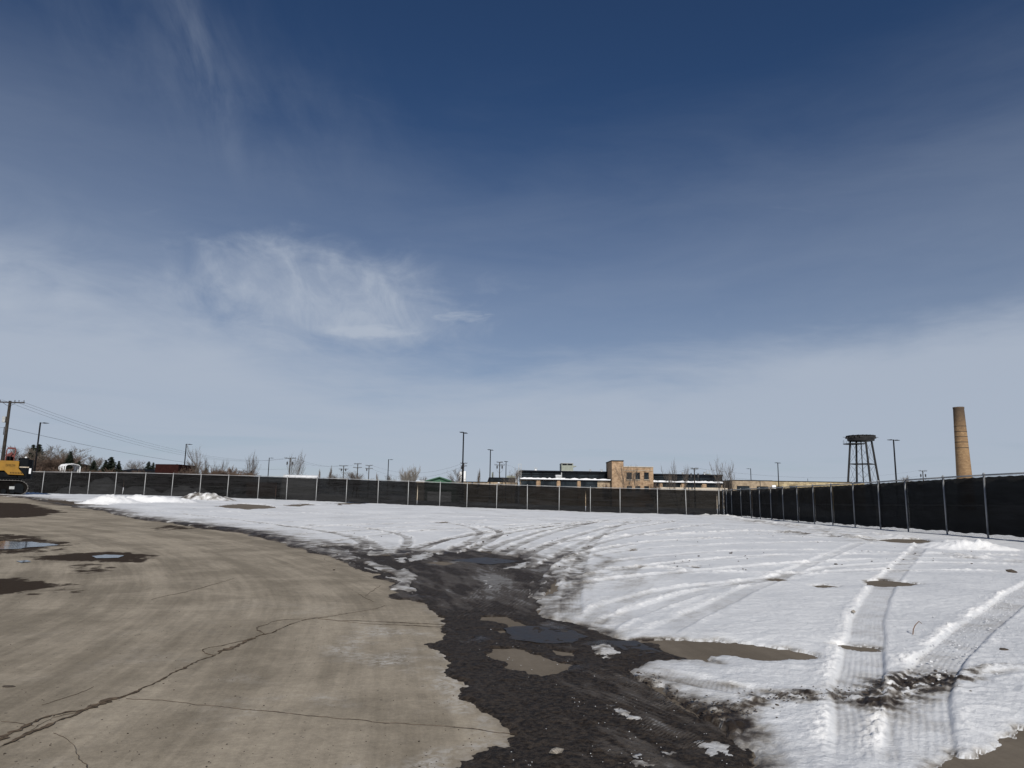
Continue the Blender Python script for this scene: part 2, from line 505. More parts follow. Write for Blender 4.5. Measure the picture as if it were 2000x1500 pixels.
# tyre tracks: pixel centreline, width m, depth share, ribs, berm left, berm right, dirt
TR = [
    ([(1692, 1540), (1690, 1480), (1684, 1400), (1682, 1330), (1690, 1260), (1702, 1200), (1728, 1150), (1762, 1110), (1795, 1075), (1806, 1058)], 0.35, 0.85, 6, 0.045, 0.01, 0.10),
    ([(1800, 1540), (1800, 1470), (1800, 1400), (1812, 1340), (1845, 1290), (1895, 1245), (1950, 1202), (2020, 1150), (2080, 1120)], 0.36, 0.85, 6, 0.06, 0.012, 0.12),
    ([(1270, 1252), (1330, 1222), (1400, 1188), (1465, 1155), (1525, 1130), (1590, 1102), (1645, 1078), (1682, 1062)], 0.30, 0.75, 5, 0.025, 0.015, 0.05),
    ([(1112, 1222), (1116, 1180), (1120, 1140), (1132, 1105), (1150, 1070), (1185, 1040), (1230, 1020)], 0.30, 0.85, 6, 0.02, 0.01, 0.16),
    ([(1130, 1250), (1165, 1212), (1205, 1186), (1270, 1168), (1350, 1152), (1450, 1142), (1540, 1128), (1640, 1112), (1760, 1104), (1900, 1104), (2040, 1110)], 0.30, 0.7, 5, 0.035, 0.02, 0.05),
    ([(1150, 1252), (1200, 1218), (1260, 1198), (1340, 1170), (1420, 1150), (1520, 1132)], 0.28, 0.6, 5, 0.03, 0.02, 0.04),
    ([(1060, 1190), (1110, 1152), (1190, 1138), (1300, 1126), (1420, 1115), (1560, 1104), (1720, 1096), (1880, 1094), (2040, 1098)], 0.28, 0.7, 4, 0.03, 0.025, 0.05),
    ([(1080, 1120), (1150, 1092), (1250, 1076), (1370, 1068), (1500, 1063), (1640, 1062), (1800, 1072), (2020, 1094)], 0.28, 0.7, 4, 0.03, 0.02, 0.08),
    ([(1000, 1150), (1060, 1110), (1130, 1078), (1210, 1054), (1310, 1036), (1400, 1024)], 0.30, 0.8, 4, 0.03, 0.02, 0.2),
    ([(960, 1140), (1000, 1105), (1060, 1072), (1130, 1048), (1200, 1030), (1280, 1018)], 0.30, 0.8, 4, 0.03, 0.02, 0.25),
    ([(900, 1100), (950, 1078), (1000, 1058), (1070, 1038), (1150, 1024), (1250, 1014)], 0.30, 0.8, 4, 0.03, 0.02, 0.3),
    ([(760, 1092), (800, 1076), (860, 1060), (950, 1044), (1060, 1032), (1200, 1022), (1340, 1016)], 0.28, 0.8, 4, 0.03, 0.02, 0.3),
    ([(840, 1098), (870, 1082), (905, 1066), (935, 1050), (930, 1038), (890, 1026), (820, 1018)], 0.28, 0.8, 4, 0.02, 0.02, 0.25),
    ([(700, 1088), (712, 1074), (700, 1058), (650, 1044), (560, 1030), (450, 1016), (340, 1004)], 0.28, 0.8, 4, 0.02, 0.02, 0.3),
    ([(740, 1084), (730, 1066), (690, 1050), (600, 1034), (480, 1020)], 0.28, 0.8, 4, 0.02, 0.02, 0.2),
    ([(640, 1062), (740, 1048), (860, 1036), (1000, 1028), (1160, 1022), (1320, 1022)], 0.28, 0.7, 4, 0.025, 0.02, 0.2),
    ([(560, 1048), (680, 1040), (820, 1030), (980, 1022), (1150, 1016)], 0.28, 0.7, 4, 0.02, 0.02, 0.2),
    ([(420, 1028), (560, 1022), (720, 1016), (900, 1012), (1080, 1010)], 0.3, 0.6, 3, 0.02, 0.02, 0.15),
    ([(330, 1012), (470, 1008), (640, 1008), (830, 1010), (1000, 1014), (1200, 1020), (1400, 1030), (1600, 1046)], 0.3, 0.6, 3, 0.02, 0.02, 0.08),
    ([(1180, 1104), (1290, 1090), (1430, 1080), (1600, 1078), (1780, 1086), (2040, 1106)], 0.28, 0.6, 4, 0.03, 0.02, 0.05),
    ([(1240, 1050), (1360, 1046), (1500, 1046), (1640, 1052), (1720, 1062)], 0.3, 0.6, 3, 0.03, 0.02, 0.04),
    ([(1240, 1012), (1300, 1022), (1400, 1034), (1540, 1044), (1660, 1048)], 0.3, 0.6, 3, 0.04, 0.03, 0.06),
    ([(1210, 1308), (1270, 1318), (1340, 1336), (1430, 1356), (1520, 1372), (1600, 1384), (1690, 1394)], 0.26, 0.8, 7, 0.02, 0.01, 0.25),
    ([(1440, 1395), (1462, 1430), (1490, 1470), (1530, 1520), (1560, 1560)], 0.20, 0.85, 4, 0.01, 0.03, 0.10),
    ([(1800, 1430), (1880, 1440), (1960, 1458), (2040, 1480)], 0.24, 0.7, 6, 0.01, 0.02, 0.15),
    ([(1880, 1345), (1930, 1330), (2000, 1322), (2080, 1320)], 0.12, 0.4, 2, 0.03, 0.02, 0.30),
    ([(1040, 1130), (1090, 1090), (1150, 1058), (1230, 1034), (1330, 1018)], 0.30, 0.8, 4, 0.03, 0.02, 0.2),
    ([(930, 1120), (975, 1086), (1040, 1056), (1110, 1034), (1190, 1018)], 0.30, 0.8, 4, 0.03, 0.02, 0.25),
    ([(860, 1092), (910, 1068), (985, 1046), (1080, 1030), (1200, 1016)], 0.30, 0.8, 4, 0.03, 0.02, 0.3),
    ([(800, 1090), (845, 1066), (920, 1046), (1020, 1032), (1140, 1020)], 0.30, 0.8, 4, 0.03, 0.02, 0.3),
    ([(890, 1096), (925, 1074), (962, 1056), (975, 1042), (940, 1030), (870, 1022)], 0.28, 0.8, 4, 0.03, 0.02, 0.3),
    ([(780, 1084), (795, 1066), (790, 1050), (740, 1038), (660, 1026)], 0.28, 0.8, 4, 0.03, 0.02, 0.3),
    ([(1100, 1140), (1200, 1120), (1320, 1104), (1480, 1090), (1660, 1086), (1850, 1086), (2040, 1090)], 0.28, 0.7, 4, 0.04, 0.03, 0.05),
    ([(1160, 1120), (1260, 1112), (1400, 1122), (1560, 1124), (1750, 1118), (2040, 1122)], 0.28, 0.6, 4, 0.04, 0.03, 0.05),
    ([(1090, 1100), (1180, 1076), (1290, 1060), (1420, 1054), (1560, 1056)], 0.28, 0.7, 4, 0.04, 0.03, 0.12),
    ([(1050, 1070), (1160, 1054), (1300, 1046), (1460, 1040), (1600, 1040)], 0.28, 0.7, 4, 0.04, 0.03, 0.12),
    ([(700, 1044), (830, 1040), (980, 1040), (1120, 1042), (1280, 1048), (1440, 1058)], 0.28, 0.7, 4, 0.03, 0.03, 0.15),
    ([(500, 1036), (640, 1030), (800, 1024), (980, 1018), (1180, 1012)], 0.3, 0.7, 3, 0.03, 0.02, 0.2),
    ([(280, 1000), (420, 1002), (600, 1004), (800, 1006)], 0.3, 0.6, 3, 0.03, 0.02, 0.12),
    ([(900, 1036), (1020, 1030), (1160, 1030), (1320, 1036), (1480, 1046), (1640, 1056)], 0.28, 0.7, 3, 0.03, 0.03, 0.1),
]
TRW = [(catmull(GL(p)), w, dp, rb, bl, br, dt) for p, w, dp, rb, bl, br, dt in TR]
# dirty ridges thrown up along the slush: pixel line, width m, height m, dirt
RIDGES = [(catmull(GL(p)), w, h, dt) for p, w, h, dt in (
    ([(1395, 1402), (1450, 1392), (1500, 1374), (1560, 1370), (1620, 1366), (1650, 1370)], 0.085, 0.035, 1.1),
    ([(1640, 1380), (1690, 1378), (1740, 1368), (1800, 1348), (1880, 1326)], 0.13, 0.03, 1.15),
    ([(1650, 1388), (1700, 1384), (1730, 1376)], 0.14, 0.035, 1.3),
    ([(1225, 1318), (1280, 1352), (1330, 1384), (1400, 1408), (1455, 1432), (1470, 1445)], 0.11, 0.04, 0.75),
    ([(1395, 1404), (1420, 1420), (1440, 1436), (1465, 1448)], 0.12, 0.05, 1.0),
    ([(1650, 1350), (1720, 1346), (1800, 1334), (1860, 1324)], 0.12, 0.02, 0.7),
    ([(1880, 1345), (1920, 1318), (1990, 1312), (2040, 1310)], 0.06, 0.025, 0.5),
    ([(1690, 1055), (1600, 1040), (1500, 1026), (1420, 1016)], 0.45, 0.06, 0.35),
    ([(300, 1018), (400, 1030), (480, 1040), (560, 1060)], 0.30, 0.05, 0.6),
    ([(1290, 1003), (1350, 1006), (1405, 1009), (1440, 1013)], 0.5, 0.22, 0.15),
    ([(1430, 1014), (1520, 1026), (1620, 1036), (1700, 1046), (1790, 1054)], 0.42, 0.13, 0.25),
    ([(1500, 1040), (1580, 1046), (1650, 1052), (1720, 1062)], 0.5, 0.09, 0.45),
    ([(1820, 1082), (1900, 1092), (1990, 1100), (2060, 1108)], 0.35, 0.08, 0.25),
)]
# white clumps and wedges left lying in the slush: polygon, thickness
REMNANTS = [(GL(q), h) for q, h in (
    ([(1152, 1262), (1175, 1257), (1200, 1268), (1222, 1276), (1205, 1292), (1190, 1297), (1175, 1284), (1155, 1272)], 0.06),
    ([(1190, 1382), (1215, 1390), (1245, 1408), (1240, 1416), (1205, 1402)], 0.05),
    ([(1250, 1405), (1290, 1420), (1330, 1442), (1318, 1452), (1270, 1432)], 0.05),
    ([(1305, 1416), (1340, 1424), (1366, 1436), (1340, 1434)], 0.03),
    ([(796, 1090), (835, 1078), (850, 1083), (835, 1095), (800, 1098)], 0.03),
    ([(845, 1077), (860, 1072), (866, 1079), (855, 1082)], 0.03),
    ([(756, 1078), (785, 1064), (798, 1062), (780, 1075), (762, 1086)], 0.03),
    ([(775, 1085), (815, 1070), (840, 1068), (800, 1082)], 0.03),
    ([(905, 1158), (920, 1140), (925, 1155), (918, 1160)], 0.02),
    ([(945, 1128), (958, 1124), (962, 1150), (950, 1160), (942, 1148)], 0.02),
    ([(1050, 1148), (1068, 1128), (1080, 1118), (1072, 1138), (1056, 1152)], 0.02),
    ([(980, 1112), (1020, 1098), (1060, 1096), (1020, 1112)], 0.02),
    ([(655, 1079), (680, 1074), (688, 1084), (665, 1088)], 0.04),
    ([(770, 1092), (790, 1088), (796, 1098), (780, 1102)], 0.04),
    ([(1170, 1480), (1240, 1470), (1320, 1478), (1300, 1500), (1200, 1498)], 0.012),
    ([(1345, 1460), (1420, 1455), (1452, 1480), (1460, 1520), (1400, 1520)], 0.025),
)]
# streaks smeared through the slush by tyres (lighter, ice glazed)
SMEARS = [(catmull(GL(p)), w, a) for p, w, a in (
    ([(880, 1225), (940, 1190), (1010, 1150), (1060, 1115), (1110, 1088)], 0.30, 0.8),
    ([(960, 1215), (1010, 1180), (1060, 1138), (1100, 1105)], 0.28, 0.9),
    ([(850, 1195), (930, 1165), (1000, 1130), (1050, 1095)], 0.3, 0.7),
    ([(930, 1180), (955, 1150), (975, 1128), (970, 1110), (940, 1098)], 0.28, 0.9),
    ([(740, 1120), (800, 1110), (880, 1098), (960, 1085)], 0.3, 0.6),
    ([(680, 1095), (760, 1092), (850, 1088)], 0.3, 0.7),
    ([(1080, 1330), (1180, 1355), (1290, 1400), (1400, 1440)], 0.26, 1.3),
    ([(1000, 1395), (1130, 1410), (1260, 1450), (1380, 1500)], 0.30, 0.9),
    ([(1120, 1300), (1200, 1330), (1300, 1378), (1420, 1425)], 0.16, 1.4),
    ([(1060, 1460), (1160, 1470), (1260, 1488), (1360, 1520)], 0.30, 1.0),
    ([(1150, 1375), (1230, 1405), (1340, 1450), (1440, 1500)], 0.14, 1.5),
    ([(1110, 1320), (1190, 1320), (1260, 1330), (1330, 1372)], 0.28, 1.3),
    ([(1130, 1262), (1200, 1290), (1260, 1312), (1340, 1340)], 0.2, 0.5),
    ([(1000, 1240), (1080, 1262), (1150, 1290)], 0.25, 0.4),
)]
# mounds of ploughed snow: pixel of the foot, radius x, radius y, height, dirt
PILES = [(G(px, py), rx, ry, h, dt) for px, py, rx, ry, h, dt in (
    (218, 984, 1.5, 1.1, 0.72, 0.22), (245, 984, 1.0, 0.9, 0.42, 0.12), (270, 982, 1.4, 1.0, 0.66, 0.18), (312, 983, 1.8, 1.0, 0.62, 0.16), (342, 983, 1.4, 1.0, 0.50, 0.12),
    (385, 978, 1.4, 1.3, 0.85, 0.85), (408, 979, 1.5, 1.2, 0.80, 0.45), (430, 979, 1.2, 1.1, 0.55, 0.65),
    (65, 967, 1.6, 0.9, 0.30, 0.15), (100, 969, 2.0, 0.8, 0.16, 0.2),
    (1862, 1072, 0.9, 0.7, 0.36, 0.20), (1900, 1075, 1.1, 0.7, 0.42, 0.22), (1945, 1077, 0.8, 0.6, 0.24, 0.15), (1830, 1068, 0.7, 0.6, 0.18, 0.1))]

# fence line in plan, needed for snow drifts
FAR_A, CORNER, NEAR_B = (-78.0, 82.0), (20.05, 68.2), (16.9, 5.0)

def pave_field(x, y):
    wx = x + 0.14 * fbm(x * 1.3, y * 1.3, 3, 4, .6) + 0.085 * fbm(x * 5, y * 5, 4, 5, .72)
    wy = y + 0.18 * fbm(x * 1.3, y * 1.3, 5, 4, .6) + 0.11 * fbm(x * 5, y * 5, 6, 5, .72)
    far = np.clip((y - 14) / 30, 0, 1)
    wx = wx + far * 0.5 * fbm(x * .35, y * .35, 7, 3); wy = wy + far * 0.9 * fbm(x * .35, y * .35, 8, 3)
    return wx.astype(np.float32), wy.astype(np.float32)

APEX = G(975, 1240)
def fan_noise(x, y, seed, f=11.0):
    # streaks radiating from where the trucks turn off the lot
    dx, dy = x - APEX[0], y - APEX[1] + 1.2
    th = np.arctan2(dx, dy); r = np.sqrt(dx * dx + dy * dy)
    return fbm(th * f + 0.15 * r, r * 0.28, seed, 5, .62)
def slush_field(x, y, wx, wy, sp):
    s = sd_poly(SLUSH, wx, wy)
    for q in SLUSH_FINGERS:
        s = np.maximum(s, sd_poly(q, wx, wy, 2.0))
    # dark rim all along the edge of the lot
    rim = 0.20 + 0.30 * fbm(x * .6, y * .6, 31, 3) - np.abs(sp + 0.12)
    s = np.maximum(s, rim.astype(np.float32))
    whole = s
    for q in ISLANDS:
        s = np.minimum(s, -sd_poly(q, wx, wy, 2.0))
    # ragged pinholes
    s = s - 0.10 * np.clip(fbm(x * 2.3, y * 2.3, 40, 3) - 0.35, 0, 1) * 2
    return s, whole

def snow_eval(x, y):
    wx, wy = pave_field(x, y)
    sp = sd_poly(PAVE, wx, wy, 8.0)
    _, ss_ = slush_field(x, y, wx, wy, sp)
    # tyres dragged slush and snow into each other: streaky, torn boundary
    far_k = sstep(8.5, 12.5, y)
    amp = 0.14 + 0.95 * far_k
    stk = fbm(x * 2.6 - y * 0.9, y * 0.55 + x * 0.2, 45, 4, .6) * (1 - far_k) + fan_noise(x, y, 46) * far_k
    ss_ = (ss_ + amp * (stk - 0.34 * far_k)).astype(np.float32)
    sl_soft = ss_ + 0.25 * fbm(x * 1.7, y * 1.7, 44, 4)
    e = np.minimum(-sp, -ss_)
    ep = np.full(x.shape, 6.0, np.float32)
    for q in PATCHES:
        ep = np.minimum(ep, -sd_poly(q, wx, wy, 3.0))
    # more small bare spots far out, where the wind has thinned it
    thin = fbm(x * 0.45, y * 0.16, 51, 4)
    ep = np.minimum(ep, np.where(y > 24, (0.60 - thin) * 1.2, 6.0).astype(np.float32))
    e = np.minimum(e, ep)
    n_big = fbm(x * 0.35, y * 0.35, 60, 4)
    n_mid = fbm(x * 2.6, y * 2.6, 61, 4)
    n_dune = fbm(x * 4.2 + 0.6 * n_mid, y * 8.5, 62, 4, .6)
    n_fine = fbm(x * 14.0, y * 16.0, 63, 3)
    base = 0.050 + 0.016 * n_big + 0.010 * n_mid + 0.0125 * n_dune + 0.0085 * n_fine
    base = base + np.clip((y - 22) / 30, 0, 1) * (0.085 * fbm(x * .55, y * .42, 64, 5, .62) + 0.025)
    dirt = 0.02 + 0.14 * np.clip(fbm(x * 0.8, y * 0.5, 70, 4) + .1, 0, 1) + 0.20 * np.clip((y - 18) / 25, 0, 1) * np.clip(.2 + 1.4 * fbm(x * .18, y * .35, 72, 5, .65), 0, 1)
    # towards the slush the snow is trodden and grey
    k = np.exp(-np.clip(-sl_soft, 0, 9) / (0.18 + 0.55 * sstep(8, 15, y)))
    dirt = dirt + 0.80 * k * (0.6 + 0.6 * n_mid)
    fan = np.exp(-(((x - 1.0) / 5.5) ** 2 + ((y - 17.5) / 5.0) ** 2))
    fan = np.exp(-(((x - 0.8) / 6.5) ** 2 + ((y - 16.0) / 6.0) ** 2))
    fan = fan * (1 - sstep(1.5, 4.5, x))
    dirt = dirt + 0.62 * fan * np.clip(0.22 + 1.25 * fan_noise(x, y, 73, 16.0) + 0.4 * n_mid, 0, 1)
    k2 = np.exp(-np.clip(-sp, 0, 9) / 0.8) * np.clip((y - 12) / 10, 0, 1)
    dirt = dirt + 0.75 * k2 * np.clip(0.55 + n_mid + n_big, 0, 1)
    H = base.astype(np.float32)
    fresh = np.clip(0.9 * n_dune + 0.5 * n_mid, 0, 1).astype(np.float32) * 0.6
    for pts, w, dp, rb, bl, br, dt in TRW:
        sel, lat, al, tot = line_field(pts, x, y, w * 0.5 + 0.45)
        if sel.size == 0: continue
        wob = 0.02 * pnoise(al * 0.8, al * 0 + w * 37, 80)
        lat = lat + wob
        fade = sstep(0, 0.8, al) * sstep(0, 0.8, tot - al)
        core = (1 - sstep(w * .5 - 0.025, w * .5 + 0.015, np.abs(lat))) * fade
        latr = lat + 0.012 * n_mid[sel]
        ribs = np.abs(((latr / w + 0.5) * rb * 1.35) % 1.0 - 0.5) * 2
        lug = np.sin(al * 52 + ribs * 2.5 + 3 * n_mid[sel]) * 0.5 + 0.5
        rb_n = np.clip(0.55 + 0.9 * fbm(x[sel] * 3, y[sel] * 1.2, 82, 3), 0.05, 1.2)
        floor = 0.018 + 0.0065 * rb_n * sstep(0.35, 0.9, ribs) + 0.0025 * rb_n * lug * (ribs > 0.4) + 0.004 * n_mid[sel] + 0.005 * n_fine[sel]
        dpn = dp * np.clip(0.85 + 0.5 * n_big[sel] + 0.25 * n_mid[sel], 0.2, 1.0)
        h = H[sel] * (1 - core * dpn) + np.minimum(floor, H[sel]) * core * dpn
        cl = np.clip(0.45 + 0.95 * fbm(x[sel] * 12, y[sel] * 12, 83, 4, .7), 0, 1.6) * np.clip(.65 + 0.9 * fbm(x[sel] * 1.1, y[sel] * 1.1, 84, 2), .15, 1.3)
        for sgn, bh in ((1, bl), (-1, br)):
            dd = sgn * lat - w * .5 - 0.045
            g = np.where(dd < 0, np.exp(-(dd / 0.03) ** 2), np.exp(-(dd / 0.10) ** 2))
            h = h + bh * (1.05 + 0.55 * np.clip((y[sel] - 10) / 18, 0, 1.2)) * g * cl * fade
            fresh[sel] = np.maximum(fresh[sel], np.clip(g * cl * fade * (0.35 + bh * 30), 0, 1))
        H[sel] = h
        dirt[sel] = dirt[sel] + core * (dt + 0.10) * np.clip(0.5 + 0.8 * n_mid[sel] + 0.3 * (1 - ribs), 0, 1.3)
    for pts, w, hh, dt in RIDGES:
        sel, lat, al, tot = line_field(pts, x, y, w * 3.2)
        if sel.size == 0: continue
        g = np.exp(-(lat / w) ** 2) * sstep(-0.1, 0.3, al) * sstep(-0.1, 0.3, tot - al)
        big = w > 0.2
        fq = 1.6 if big else 9.0
        cl = np.clip(0.35 + 1.3 * fbm(x[sel] * fq, y[sel] * fq, 90, 4, .6), 0, 1.7)
        H[sel] = H[sel] + hh * g * cl
        fresh[sel] = np.maximum(fresh[sel], np.clip(g * cl, 0, 1) * (0.8 if big else 0.4))
        g2 = np.exp(-(lat / (w * 1.5)) ** 2) * sstep(-0.1, 0.3, al) * sstep(-0.1, 0.3, tot - al)
        dirt[sel] = dirt[sel] + dt * g2 * np.clip(0.45 + 1.5 * fbm(x[sel] * fq * .8, y[sel] * fq * .8, 93, 4, .6), 0, 1.3)
    # edge: snow thins out to nothing
    soft = np.where(ep < np.minimum(-sp, -ss_) + 0.02, 0.34, 0.45)
    t = np.clip(e / soft, 0, 1)
    H = np.where(e > 0, H * (0.18 + 0.82 * np.sqrt(t)) * np.clip(e / 0.03, 0, 1), np.maximum(e * 0.35, -0.06)).astype(np.float32)
    rag = np.exp(-np.clip(ep, 0, 9) / 0.05) * (ep > 0)
    dirt = dirt + 0.75 * rag * np.clip(0.5 + n_mid * 1.4, 0, 1)
    # remnants lying in the slush
    for q, hh in REMNANTS:
        s = sd_poly(q, wx, wy, 0.6) + 0.06 * n_mid + 0.10 * fbm(x * 4, y * 4, 98, 4, .65)
        hr = np.where(s > 0, 0.65 * hh * np.clip(s / 0.16, 0, 1) * (0.75 + 0.9 * fbm(x * 8, y * 8, 97, 3)) + 0.010, -1).astype(np.float32)
        better = hr > H
        H = np.where(better, hr, H)
        dirt = np.where(better, 0.30 + 0.9 * np.clip(fbm(x * 5, y * 5, 99, 4, .6) + 0.25 - s * 2.5, 0, 1), dirt)
    # ploughed mounds
    for (cx, cy), rx, ry, hh, dt in PILES:
        q = ((x - cx) / rx) ** 2 + ((y - cy) / ry) ** 2
        sel = np.nonzero(q < 4.5)[0]
        if sel.size == 0: continue
        qn = q[sel] * (1 + 0.5 * fbm(x[sel] * 1.2, y[sel] * 1.2, 101, 3))
        lump = 0.85 + 0.35 * fbm(x[sel] * 1.9, y[sel] * 1.9, 102, 4, .6) + 0.16 * fbm(x[sel] * 6, y[sel] * 6, 103, 3)
        h = hh * np.exp(-qn * 1.1) * lump - 0.10 * hh
        m = h > H[sel]
        H[sel] = np.where(m, h, H[sel])
        hf = np.clip(h / hh, 0, 1)
        dn = dt * np.clip(0.3 + 1.6 * fbm(x[sel] * 2.2, y[sel] * 2.2, 104, 4, .6) + 0.4 * (dt > .3), 0, 1.1)
        dirt[sel] = np.where(m, np.maximum(dirt[sel] * .3, dn), dirt[sel])
        fresh[sel] = np.where(m, np.clip(0.5 + lump - 0.85, 0, 1), fresh[sel])
    # drift against the fences
    return H, np.clip(dirt, 0, 1.3).astype(np.float32), fresh

def slush_eval(x, y):
    wx, wy = pave_field(x, y)
    sp = sd_poly(PAVE, wx, wy, 8.0)
    s, _ = slush_field(x, y, wx, wy, sp)
    n1 = fbm(x * 2.2, y * 2.2, 110, 4, .6); n2 = fbm(x * 9, y * 9, 111, 4, .6)
    H = 0.015 + 0.012 * n1 + 0.011 * n2
    drag = fbm(x * 7.0 + y * 2.7, y * 0.9 - x * .35, 116, 5, .65)
    smear = np.clip(0.12 + 0.45 * fbm(x * 1.2, y * 1.2, 112, 4) + 0.95 * drag, 0, 1)
    vee = np.exp(-(((x - 0.4) / 2.4) ** 2 + ((y - 11.5) / 3.6) ** 2))
    farz = sstep(8.0, 11.0, y)
    smear = smear + 0.10 * vee + farz * np.clip(0.38 + 1.3 * fan_noise(x, y, 117) + 0.5 * fan_noise(x, y, 119, 40.0), 0, 1.1)
    H = H + farz * 0.012 * fan_noise(x, y, 119, 40.0)
    near_s = (1 - farz) * np.clip(fbm(x * 1.6 + y * .5, y * 0.8, 118, 5, .65) - 0.05, 0, 1) * 2.2
    smear = smear + near_s * sstep(-0.1, 0.9, x)
    for pts, w, a in SMEARS:
        sel, lat, al, tot = line_field(pts, x, y, w * .5 + .3)
        if sel.size == 0: continue
        g = (1 - sstep(w * .3, w * .5 + 0.10, np.abs(lat))) * sstep(0, 0.5, al) * sstep(0, 0.5, tot - al)
        ribs = np.abs(((lat / w + 0.5) * 5) % 1.0 - 0.5) * 2
        smear[sel] = smear[sel] + a * g * (0.20 + 0.8 * sstep(.3, .9, ribs)) * np.clip(0.4 + 0.9 * n1[sel], 0, 1)
        H[sel] = H[sel] + g * (0.006 * ribs - 0.003)
    H = np.where(s > 0, np.clip(s / 0.05, 0, 1) * np.maximum(H, 0.003) , np.maximum(s * 0.3, -0.05)).astype(np.float32)
    H = H + 0.004 * drag * (s > 0.04)
    wet = np.clip(0.12 + 0.9 * fbm(x * 1.1, y * 1.1, 114, 3) + 0.6 * np.exp(-(((x - 0.55) / 0.7) ** 2 + ((y - 7.4) / 0.8) ** 2)), 0, 1)
    return H, np.clip(smear, 0, 1.2).astype(np.float32), wet.astype(np.float32)

WET = [(GL(q), a) for q, a in (
    ([(-80, 1136), (10, 1131), (60, 1133), (105, 1142), (60, 1155), (-80, 1164)], 1.0),
    ([(60, 1087), (150, 1083), (230, 1079), (300, 1086), (240, 1097), (120, 1095), (70, 1092)], 1.0),
    ([(-80, 1042), (0, 1042), (50, 1046), (125, 1061), (60, 1078), (-80, 1086)], 0.8),
    ([(-80, 980), (20, 982), (60, 985), (125, 1001), (60, 1010), (-80, 1014)], 1.0),
    ([(285, 1033), (330, 1026), (380, 1032), (330, 1036)], 0.8),
    ([(140, 1112), (170, 1104), (178, 1106), (150, 1116)], 0.9), ([(176, 1114), (205, 1103), (215, 1106), (190, 1118)], 0.9),
    ([(100, 1110), (125, 1105), (135, 1108), (110, 1113)], 0.6),
    ([(60, 975), (140, 977), (205, 979), (262, 978), (200, 986), (110, 984)], 1.0),
    ([(118, 1150), (150, 1140), (158, 1144), (125, 1154)], 0.6),
)]
FLOW = catmull(GL([(-200, 990), (100, 1012), (300, 1032), (470, 1062), (620, 1105), (740, 1160), (800, 1240), (830, 1340), (850, 1500)])) + [np.array((-0.45, 2.0)), np.array((-0.6, -8.0))]

def pave_eval(x, y):
    n1 = fbm(x * .7, y * .7, 120, 4); n2 = fbm(x * 5, y * 5, 121, 4)
    H = 0.004 * n1 + 0.0015 * n2
    wet = np.zeros(x.shape, np.float32)
    wxx = (x + 0.9 * fbm(x * .7, y * .7, 122, 6, .65)).astype(np.float32); wyy = (y + 0.8 * fbm(x * .5, y * 1.1, 123, 6, .65)).astype(np.float32)
    for q, a in WET:
        s = sd_poly(q, wxx, wyy, 2.0)
        wet = np.maximum(wet, a * sstep(-0.55, 0.25, s + 0.25 * n2))
    wxp, wyp = pave_field(x, y)
    sp = sd_poly(PAVE, wxp, wyp, 8.0)
    # dampness and the pale salt line where melt water dries
    damp = np.exp(-np.clip(sp, 0, 9) / 0.05)
    salt = np.exp(-((sp - 0.12 - 0.10 * n1) / 0.07) ** 2) * np.clip(0.3 + 1.2 * fbm(x * 3.5, y * 3.5, 124, 4), 0, 1)
    s2 = np.clip(fbm(x * 1.0, y * 1.0, 125, 5, .65) - 0.08, 0, 1) * np.exp(-np.clip(sp - 0.7, 0, 9) / 1.2) * 2.2
    salt = np.clip(1.4 * salt + 1.3 * s2, 0, 1) * np.clip((10.5 - y) / 3, 0, 1) * (sp > 0)
    for i, q in enumerate(PATCHES + ISLANDS):
        s = sd_poly(q, wxp, wyp, 1.0)
        small = 0 < i < len(PATCHES) and i != 6
        damp = np.maximum(damp, np.where(s > -0.15, np.exp(-np.abs(s - 0.01) / 0.05) * 1.1, 0))
        if small: damp = np.maximum(damp, np.where(s > -0.1, 0.85 + 0.5 * n2, 0))
    al = np.zeros(x.shape, np.float32); la = np.zeros(x.shape, np.float32)
    sel, lat, along, tot = line_field(FLOW, x, y, 60.0)
    la[sel] = lat; al[sel] = along
    return H.astype(np.float32), wet, damp.astype(np.float32), salt.astype(np.float32), la, al

def sheet(name, x2, y2, evalf, keep, zoff, mat, names):
    """height-field from an (R,C) lattice; evalf returns height + attributes; faces below keep dropped"""
    R_, C_ = x2.shape
    x = x2.ravel().astype(np.float32); y = y2.ravel().astype(np.float32)
    res = evalf(x, y)
    h = res[0]; attrs = res[1:]
    z = terrain(x, y).astype(np.float32) + h + zoff
    idx = np.arange(R_ * C_).reshape(R_, C_)
    q = np.stack([idx[:-1, :-1], idx[:-1, 1:], idx[1:, 1:], idx[1:, :-1]], -1).reshape(-1, 4)
    if keep is not None:
        hm = np.max(h[q], axis=1)
        ok = hm > keep
        q = q[ok]
    used = np.zeros(R_ * C_, bool); used[q.ravel()] = True
    remap = np.cumsum(used) - 1
    q = remap[q]
    co = np.stack([x, y, z], -1)[used]
    me = bpy.data.meshes.new(name)
    nv, nf = len(co), len(q)
    me.vertices.add(nv); me.vertices.foreach_set('co', co.astype(np.float32).ravel())
    me.loops.add(nf * 4); me.loops.foreach_set('vertex_index', q.astype(np.int32).ravel())
    me.polygons.add(nf)
    me.polygons.foreach_set('loop_start', np.arange(0, nf * 4, 4, dtype=np.int32))
    me.polygons.foreach_set('loop_total', np.full(nf, 4, np.int32))
    me.polygons.foreach_set('use_smooth', np.ones(nf, bool))
    me.update(calc_edges=True)
    for nm, a in zip(names, attrs):
        at = me.attributes.new(nm, 'FLOAT', 'POINT')
        at.data.foreach_set('value', np.ascontiguousarray(a[used], dtype=np.float32))
    me.materials.append(mat)
    o = bpy.data.objects.new(name, me); link(o)
    print(name, 'quads', nf)
    return o
